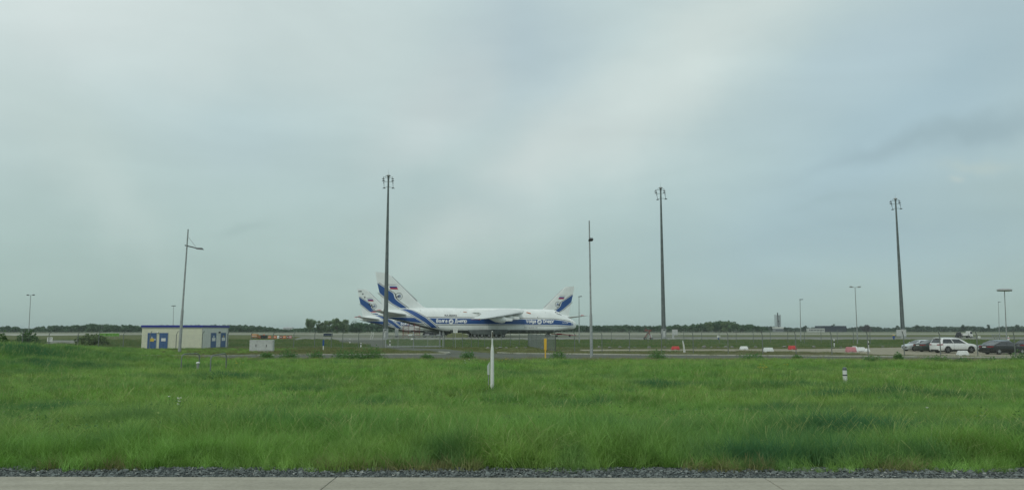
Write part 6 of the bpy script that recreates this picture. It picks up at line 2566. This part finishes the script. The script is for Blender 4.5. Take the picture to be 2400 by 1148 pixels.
# red scaffold stand under the tail
b = base(964, 243)
t = thing('access_scaffold', 'red tubular access scaffold under the near aircraft tail', 'scaffold', b)
mb = MB()
Hs = at(964, 757, 243).z - b.z
Ws = 2.6
for x in (-Ws, -.9, .9, Ws):
    for y in (-.9, .9):
        mb.tube([(x, y, 0), (x, y, Hs * (1 if abs(x) < 2 else .78))], .05, 5)
mb.build('standard', M_rust, t)
mb = MB()
for k in range(1, 6):
    z = Hs * k / 6
    for y in (-.9, .9):
        mb.tube([(-Ws, y, z), (Ws, y, z)], .04, 5)
mb.build('ledger', M_rust, t)
mb = MB()
for k in range(5):
    z = Hs * k / 6
    mb.tube([(-Ws, -.92, z), (-.9, -.92, z + Hs / 6)], .035, 5)
    mb.tube([(Ws, -.92, z), (.9, -.92, z + Hs / 6)], .035, 5)
mb.build('brace', M_rust, t)
for z in (Hs * .5, Hs * .78):
    MB().box(-Ws, Ws, -.85, .85, z, z + .06).build('deck', M_steel, t)
MB().box(-.9, .35, -1.0, -.94, .45, .95).build('notice', M_sign, t)

# ground equipment under the near fuselage
def gse(px, Y, w, h, m, name, label, cat, roof=None):
    b = base(px, Y)
    t = thing(name, label, cat, b)
    MB().hexa([(-w / 2, -.9, .35), (w / 2, -.9, .35), (w / 2, .9, .35), (-w / 2, .9, .35)], [(-w / 2 + .1, -.8, h * .8), (w / 2 - .3, -.8, h), (w / 2 - .3, .8, h), (-w / 2 + .1, .8, h * .8)]).build('body', m, t, bevel=.06)
    MB().box(-w * .3, w * .1, -.93, -.88, .6, h * .7).build('side_panel', M_steel, t)
    for x in (-w * .34, w * .34):
        for y in (-.8, .8):
            o = bpy.data.objects.new('wheel', wv)
            COL.objects.link(o)
            o.parent = t
            o.location = (x, y, .3)
    return t


gse(1004, 247, 3.6, 1.7, M_dark, 'ground_power_cart', 'dark ground power cart left end under the tail of the near aircraft', 'cart')
gse(1029, 248, 2.6, 1.4, M_dark, 'ground_power_cart', 'smaller dark cart next to the scaffold, nearer the wheels', 'cart')
b = base(1072, 248)
t = thing('covered_load', 'olive tarpaulin-covered load under the near aircraft belly', 'load', b)
loft([[(-3.3, -1, 0), (-3.3, -1, .9), (-2.9, 0, 1.05), (-3.3, 1, .9), (-3.3, 1, 0)], [(-1, -1.1, 0), (-1, -1.1, 1.2), (-1, 0, 1.4), (-1, 1.1, 1.2), (-1, 1.1, 0)],
      [(1, -1.1, 0), (1, -1.1, 1.25), (1, 0, 1.45), (1, 1.1, 1.25), (1, 1.1, 0)], [(3.3, -1, 0), (3.3, -1, .85), (2.9, 0, 1.0), (3.3, 1, .85), (3.3, 1, 0)]], t, 'tarpaulin', M_olive, 30)
MB().box(-3.2, 3.2, -1.0, 1.0, .02, .14).build('pallet', M_bark, t)

b = base(929.5, 262)
t = thing('equipment_post', 'white box-shaped column under the far aircraft tail', 'cabinet', b)
Hq = at(929, 769, 262).z - b.z
MB().box(-.55, .55, -.45, .45, .3, Hq).build('body', M_white, t, bevel=.04)
MB().box(-.4, .4, -.3, .3, -.1, .3).build('foot', M_dark, t)
b = base(870.5, 195)
t = thing('apron_bracket', 'pair of small white bent poles on the apron left of the left mast', 'pole')if False else thing('bent_poles', 'pair of small white bent poles on the apron left of the left mast', 'pole', b)
MB().tube([(-.3, 0, 0), (-.1, 0, .8), (.15, 0, 1.4), (.0, 0, 1.9)], .07, 6).build('pole', M_white, t)
MB().tube([(.1, .3, 0), (.35, .3, .7), (.5, .3, 1.3), (.4, .3, 1.8)], .07, 6).build('pole', M_white, t)

# dark signboard seen through the left fence
b = base(768.5, 205)
t = thing('sign_panel', 'dark grey panel standing on the apron edge left of the gate drive', 'panel', b)
z1, z0 = at(768, 781, 205).z - b.z, at(768, 787.5, 205).z - b.z
MB().box(-1.2, 1.2, -.05, .05, z0, z1).build('panel', M_dblue2, t, bevel=.02)
for x in (-1.0, 1.0):
    MB().tube([(x, 0, -.1), (x, 0, z0 + .1)], .05, 6).build('leg', M_steel, t)

# lime green sheeting and the orange works on the far left
p0 = base(232, 205)
t = thing('construction_netting', 'bright lime green sheeting stretched low over the far left grass', 'sheeting', p0)
mb = MB()
n = 16
Wd = 46.5 / F * 205
z1 = at(232, 780.3, 205).z - p0.z
z0 = at(232, 787.5, 205).z - p0.z
vs = [(Wd * i / n, .12 * math.sin(i * 2.1), z1 - .08 * abs(math.sin(i * math.pi / 2)) if j else max(z0, 0)) for i in range(n + 1) for j in (0, 1)]
vs += [(x, y + .05, z) for x, y, z in vs]
N2 = 2 * (n + 1)
fs = [(2 * i, 2 * i + 2, 2 * i + 3, 2 * i + 1) for i in range(n)] + [(N2 + 2 * i + 1, N2 + 2 * i + 3, N2 + 2 * i + 2, N2 + 2 * i) for i in range(n)]
mb.add(vs, fs).build('sheet', M_lime, t)
for i in range(5):
    MB().tube([(Wd * i / 4, .1, -.1), (Wd * i / 4, .1, z1 + .1)], .03, 5).build('stake', M_steel, t)

b = base(597, 212)
t = thing('site_trailer', 'orange works trailer left end of the red and white row', 'trailer', b)
w = 14 / F * 212 / 2
h = at(597, 782.5, 212).z - b.z
M_trail = mat('trailer_orange', (0.50, 0.22, 0.06), 0.6, var=0.08)
MB().box(-w, w, -.8, .8, .35, h).build('body', M_trail, t, bevel=.05)
MB().box(-w * .9, w * .9, -.83, -.80, h * .55, h * .68).build('white_stripe', M_sign, t)
for x in (-w * .5, w * .5):
    o = bpy.data.objects.new('wheel', wv)
    COL.objects.link(o)
    o.parent = t
    o.location = (x, -.7, .3)
b = base(618.5, 210)
t = thing('site_generator', 'black skip with an amber beacon in the orange row', 'skip', b)
w = 13 / F * 210 / 2
h = at(618, 785, 210).z - b.z
MB().hexa([(-w * .9, -.7, 0), (w * .9, -.7, 0), (w * .9, .7, 0), (-w * .9, .7, 0)], [(-w, -.8, h), (w, -.8, h), (w, .8, h), (-w, .8, h)]).build('body', M_dark, t, bevel=.04)
MB().box(-.25, .25, -.15, .15, h, h + .22).build('beacon', M_orange, t)
places = ['directly right of the orange trailer', 'right of the black skip', 'third in the row from the trailer', 'fourth in the row from the trailer', 'fifth in the row from the trailer',
          'sixth in the row from the trailer', 'seventh in the row from the trailer', 'last and smallest at the right end of the row']
for i, (px, w, m) in enumerate([(607, 7, M_orange), (632, 7, M_orange), (644, 9, M_orange), (652, 5, M_bwhite), (659, 6, M_rust), (667, 7, M_orange), (675, 5, M_rust), (681, 6, M_bpink)]):
    b = base(px, 213)
    hw = w / F * 213 / 2
    t = thing('works_barrier', '%s works barrier %s' % ({M_orange: 'orange', M_bwhite: 'white', M_rust: 'dull red', M_bpink: 'faded red'}[m], places[i]), 'barrier', b, 0, 'works barriers on the far left grass')
    MB().hexa([(-hw, -.25, 0), (hw, -.25, 0), (hw, .25, 0), (-hw, .25, 0)], [(-hw * .85, -.1, .75), (hw * .85, -.1, .75), (hw * .85, .1, .75), (-hw * .85, .1, .75)]).build('block', m, t, bevel=.04)
    MB().box(-hw * .7, hw * .7, -.30, -.26, .3, .45).build('reflector', M_sign, t)

# blue hydrant by the right cabinet
b = base(2095, 186)
t = thing('hydrant', 'blue hydrant with a yellow cap left of the right switch cabinet', 'hydrant', b)
MB().tube([(0, 0, 0), (0, 0, .55), (0, 0, .95)], [.16, .2, .24], 10).build('body', M_bluemark, t)
MB().tube([(-.32, 0, .62), (.32, 0, .62)], .09, 8).build('outlet', M_bluemark, t)
MB().lathe([(.2, 0), (.2, .1), (.1, .2)], 10, (0, 0, .95)).build('cap', M_yellow, t)

# truck with a white cab far behind the white car
b = base(2259, 232)
t = thing('apron_truck', 'small flatbed truck with a white cab on the far apron', 'truck', b)
s = 232 / F
MB().hexa([(9 * s, -1, .4), (17.5 * s, -1, .4), (17.5 * s, 1, .4), (9 * s, 1, .4)], [(9 * s, -.9, 2.0), (15 * s, -.9, 2.0), (15 * s, .9, 2.0), (9 * s, .9, 2.0)]).build('cab', M_white, t, bevel=.08)
MB().hexa([(11 * s, -1.01, 1.25), (16.2 * s, -1.01, 1.25), (16.2 * s, 1.01, 1.25), (11 * s, 1.01, 1.25)], [(11 * s, -.95, 1.85), (15.0 * s, -.95, 1.85), (15.0 * s, .95, 1.85), (11 * s, .95, 1.85)]).build('cab_window', M_cglass, t)
MB().box(-16 * s, 9 * s, -1, 1, .5, .68).build('flatbed', M_dark, t, bevel=.02)
MB().box(-6 * s, 6 * s, -.9, .9, .68, 1.35).build('load_box', M_white, t, bevel=.03)
MB().hexa([(-16 * s, -.8, .68), (-8 * s, -.8, .68), (-8 * s, .8, .68), (-16 * s, .8, .68)], [(-14 * s, -.6, 1.6), (-9 * s, -.6, 1.8), (-9 * s, .6, 1.8), (-14 * s, .6, 1.6)]).build('machine', M_dark, t, bevel=.05)
wv2 = wheel_mesh(.42, .3, M_steel)
for x in (-13 * s, -9.5 * s, 12 * s):
    for y in (-.85, .85):
        o = bpy.data.objects.new('wheel', wv2)
        COL.objects.link(o)
        o.parent = t
        o.location = (x, y, .42)

# glass-sided frame shelter behind the black saloon
b = base(2335, 178)
t = thing('frame_rack', 'pale diagonal-braced steel rack on the apron behind the black saloon', 'rack', b)
s = 178 / F
H = at(2335, 783, 178).z - b.z
for x in (-9 * s, -3 * s, 3 * s, 9 * s):
    MB().tube([(x, 0, 0), (x, 0, H)], .05, 6).build('upright', M_galv, t)
for x in (-9 * s, -3 * s, 3 * s):
    MB().tube([(x, 0, H), (x + 6 * s, 0, .2)], .05, 6).build('brace', M_galv, t)
MB().box(-9.5 * s, 9.5 * s, -.06, .06, H - .08, H).build('top_beam', M_galv, t)
b = base(2364, 172)
t = thing('traffic_cone', 'pale cone-shaped marker right of the disc-headed lamp foot', 'cone', b)
MB().lathe([(.36, 0), (.36, .06), (.24, .08), (.06, .95)], 12).build('cone', M_bwhite, t)
MB().lathe([(.175, .40), (.135, .60)], 12).build('band', M_bpink, t)

# ================================================================== FAR BUILDINGS
M_twr = mat('tower_concrete', (0.24, 0.26, 0.27), 0.8, var=0.08, scale=.3)
M_hall = mat('dark_hall_cladding', (0.035, 0.045, 0.065), 0.5, var=0.15, scale=.2)
M_pale = mat('pale_render', (0.48, 0.50, 0.47), 0.8, var=0.06, scale=.3)
M_win = mat('window_glass', (0.03, 0.04, 0.05), 0.15, var=0.2, spec=.7)
# control tower still in its scaffold
DT = 1480
b = base(1824, DT)
t = thing('control_tower', 'far control tower inside a scaffold above the tree line', 'tower', b)
k = DT / F
zt = at(1824, 735, DT).z - b.z
zr = at(1824, 739.5, DT).z - b.z
zs = at(1824, 766, DT).z - b.z
MB().box(-10 * k, 9 * k, -8, 8, -1, zs - 3).build('base_storey', M_twr, t, bevel=.2)
MB().box(-10.5 * k, 9.5 * k, -8.5, 8.5, zs - 3, zs).build('parapet', M_panel, t, bevel=.2)
for i in range(8):
    x = -9 * k + i * 2.2 * k
    MB().box(x, x + 1.3 * k, -8.2, -8.05, 1.5, zs - 5).build('window', M_win, t)
MB().box(-.9 * k, .9 * k, -1.0, 1.0, zs, zt - 2).build('shaft', M_dark, t)
MB().box(-1.0 * k, 1.0 * k, -.9, .9, zt - 2, zt + 2).build('head', M_dark, t)
for x in (-5.2 * k, -2.6 * k, 2.6 * k, 4.8 * k):
    for y in (-3.5, 3.5):
        MB().box(x - .45, x + .45, y - .45, y + .45, zs, zr + (2.0 if abs(x) > 4 * k else 0)).build('standard', M_twr, t)
for i in range(9):
    z = zs + (zr - zs) * (i + 1) / 9
    MB().box(-5.2 * k, 4.8 * k, -3.8, -3.2, z - .2, z + .2).build('lift_deck', M_twr, t)
    if i % 2 == 0:
        MB().box(-1.6 * k + (i % 3) * 1.2 * k, .2 * k + (i % 3) * 1.2 * k, -3.9, -3.82, z - 2.4, z - .3).build('netting_panel', M_dark, t)
# dark hall
DH = 1420
b = base(1955, DH)
t = thing('dark_hall', 'long dark clad hall with a flat roof on the far horizon', 'building', b)
k = DH / F
zh = at(1955, 764, DH).z - b.z
MB().box(-29 * k, 29 * k, 0, 30, -1, zh).build('wall', M_hall, t)
MB().box(-29.2 * k, 29.2 * k, -.2, 30.2, zh, zh + .5).build('roof', M_hall, t)
for i in range(9):
    x = -27 * k + i * 6.1 * k
    MB().box(x - .12, x + .12, -.12, 0, 0, zh).build('panel_joint', M_dark, t)
MB().box(20 * k, 26 * k, -.1, -.02, 0, zh * .6).build('window', M_win, t)
b = base(1914, 1400)
k = 1400 / F
t = thing('office_building', 'low pale office building left of the dark hall', 'building', b)
zh = at(1914, 769.5, 1400).z - b.z
MB().box(-18 * k, 19 * k, 0, 12, -1, zh).build('wall', M_pale, t)
MB().box(-18.3 * k, 19.3 * k, -.3, 12.3, zh, zh + .5).build('roof', M_lampgrey, t)
for i in range(10):
    x = -16.5 * k + i * 3.4 * k
    MB().box(x, x + 1.9 * k, -.15, -.02, zh * .35, zh * .72).build('window', M_win, t)
# pale house among the trees on the left
b = base(672, 1500)
k = 1500 / F
t = thing('white_building', 'white building among the trees left of the fan-shaped tree', 'building', b)
zh = at(672, 768.5, 1500).z - b.z
MB().box(-9 * k, 12 * k, 0, 12, -1, zh).build('wall', M_pale, t)
MB().hexa([(-9.5 * k, -.5, zh), (12.5 * k, -.5, zh), (12.5 * k, 12.5, zh), (-9.5 * k, 12.5, zh)], [(-9 * k, 5, zh + 2.0), (12 * k, 5, zh + 2.0), (12 * k, 7, zh + 2.0), (-9 * k, 7, zh + 2.0)]).build('roof', M_lampgrey, t)
for i in range(5):
    MB().box((-7 + 3.6 * i) * k, (-5.4 + 3.6 * i) * k, -.15, -.02, zh * .55, zh * .85).build('window', M_win, t)

# ================================================================== AIR
def haze(density):
    m = bpy.data.materials.new('haze_air')
    m.use_nodes = True
    n, l = m.node_tree.nodes, m.node_tree.links
    n.clear()
    v = n.new('ShaderNodeVolumePrincipled')
    v.inputs['Color'].default_value = (0.80, 0.88, 0.90, 1)
    v.inputs['Density'].default_value = density
    v.inputs['Anisotropy'].default_value = 0.2
    o = n.new('ShaderNodeOutputMaterial')
    l.new(v.outputs[0], o.inputs['Volume'])
    b = MB().box(-8000, 8000, -400, 9000, -1.0, 46.0).build('haze', m, smooth=None)
    tag(b, kind='stuff')


haze(0.00009)
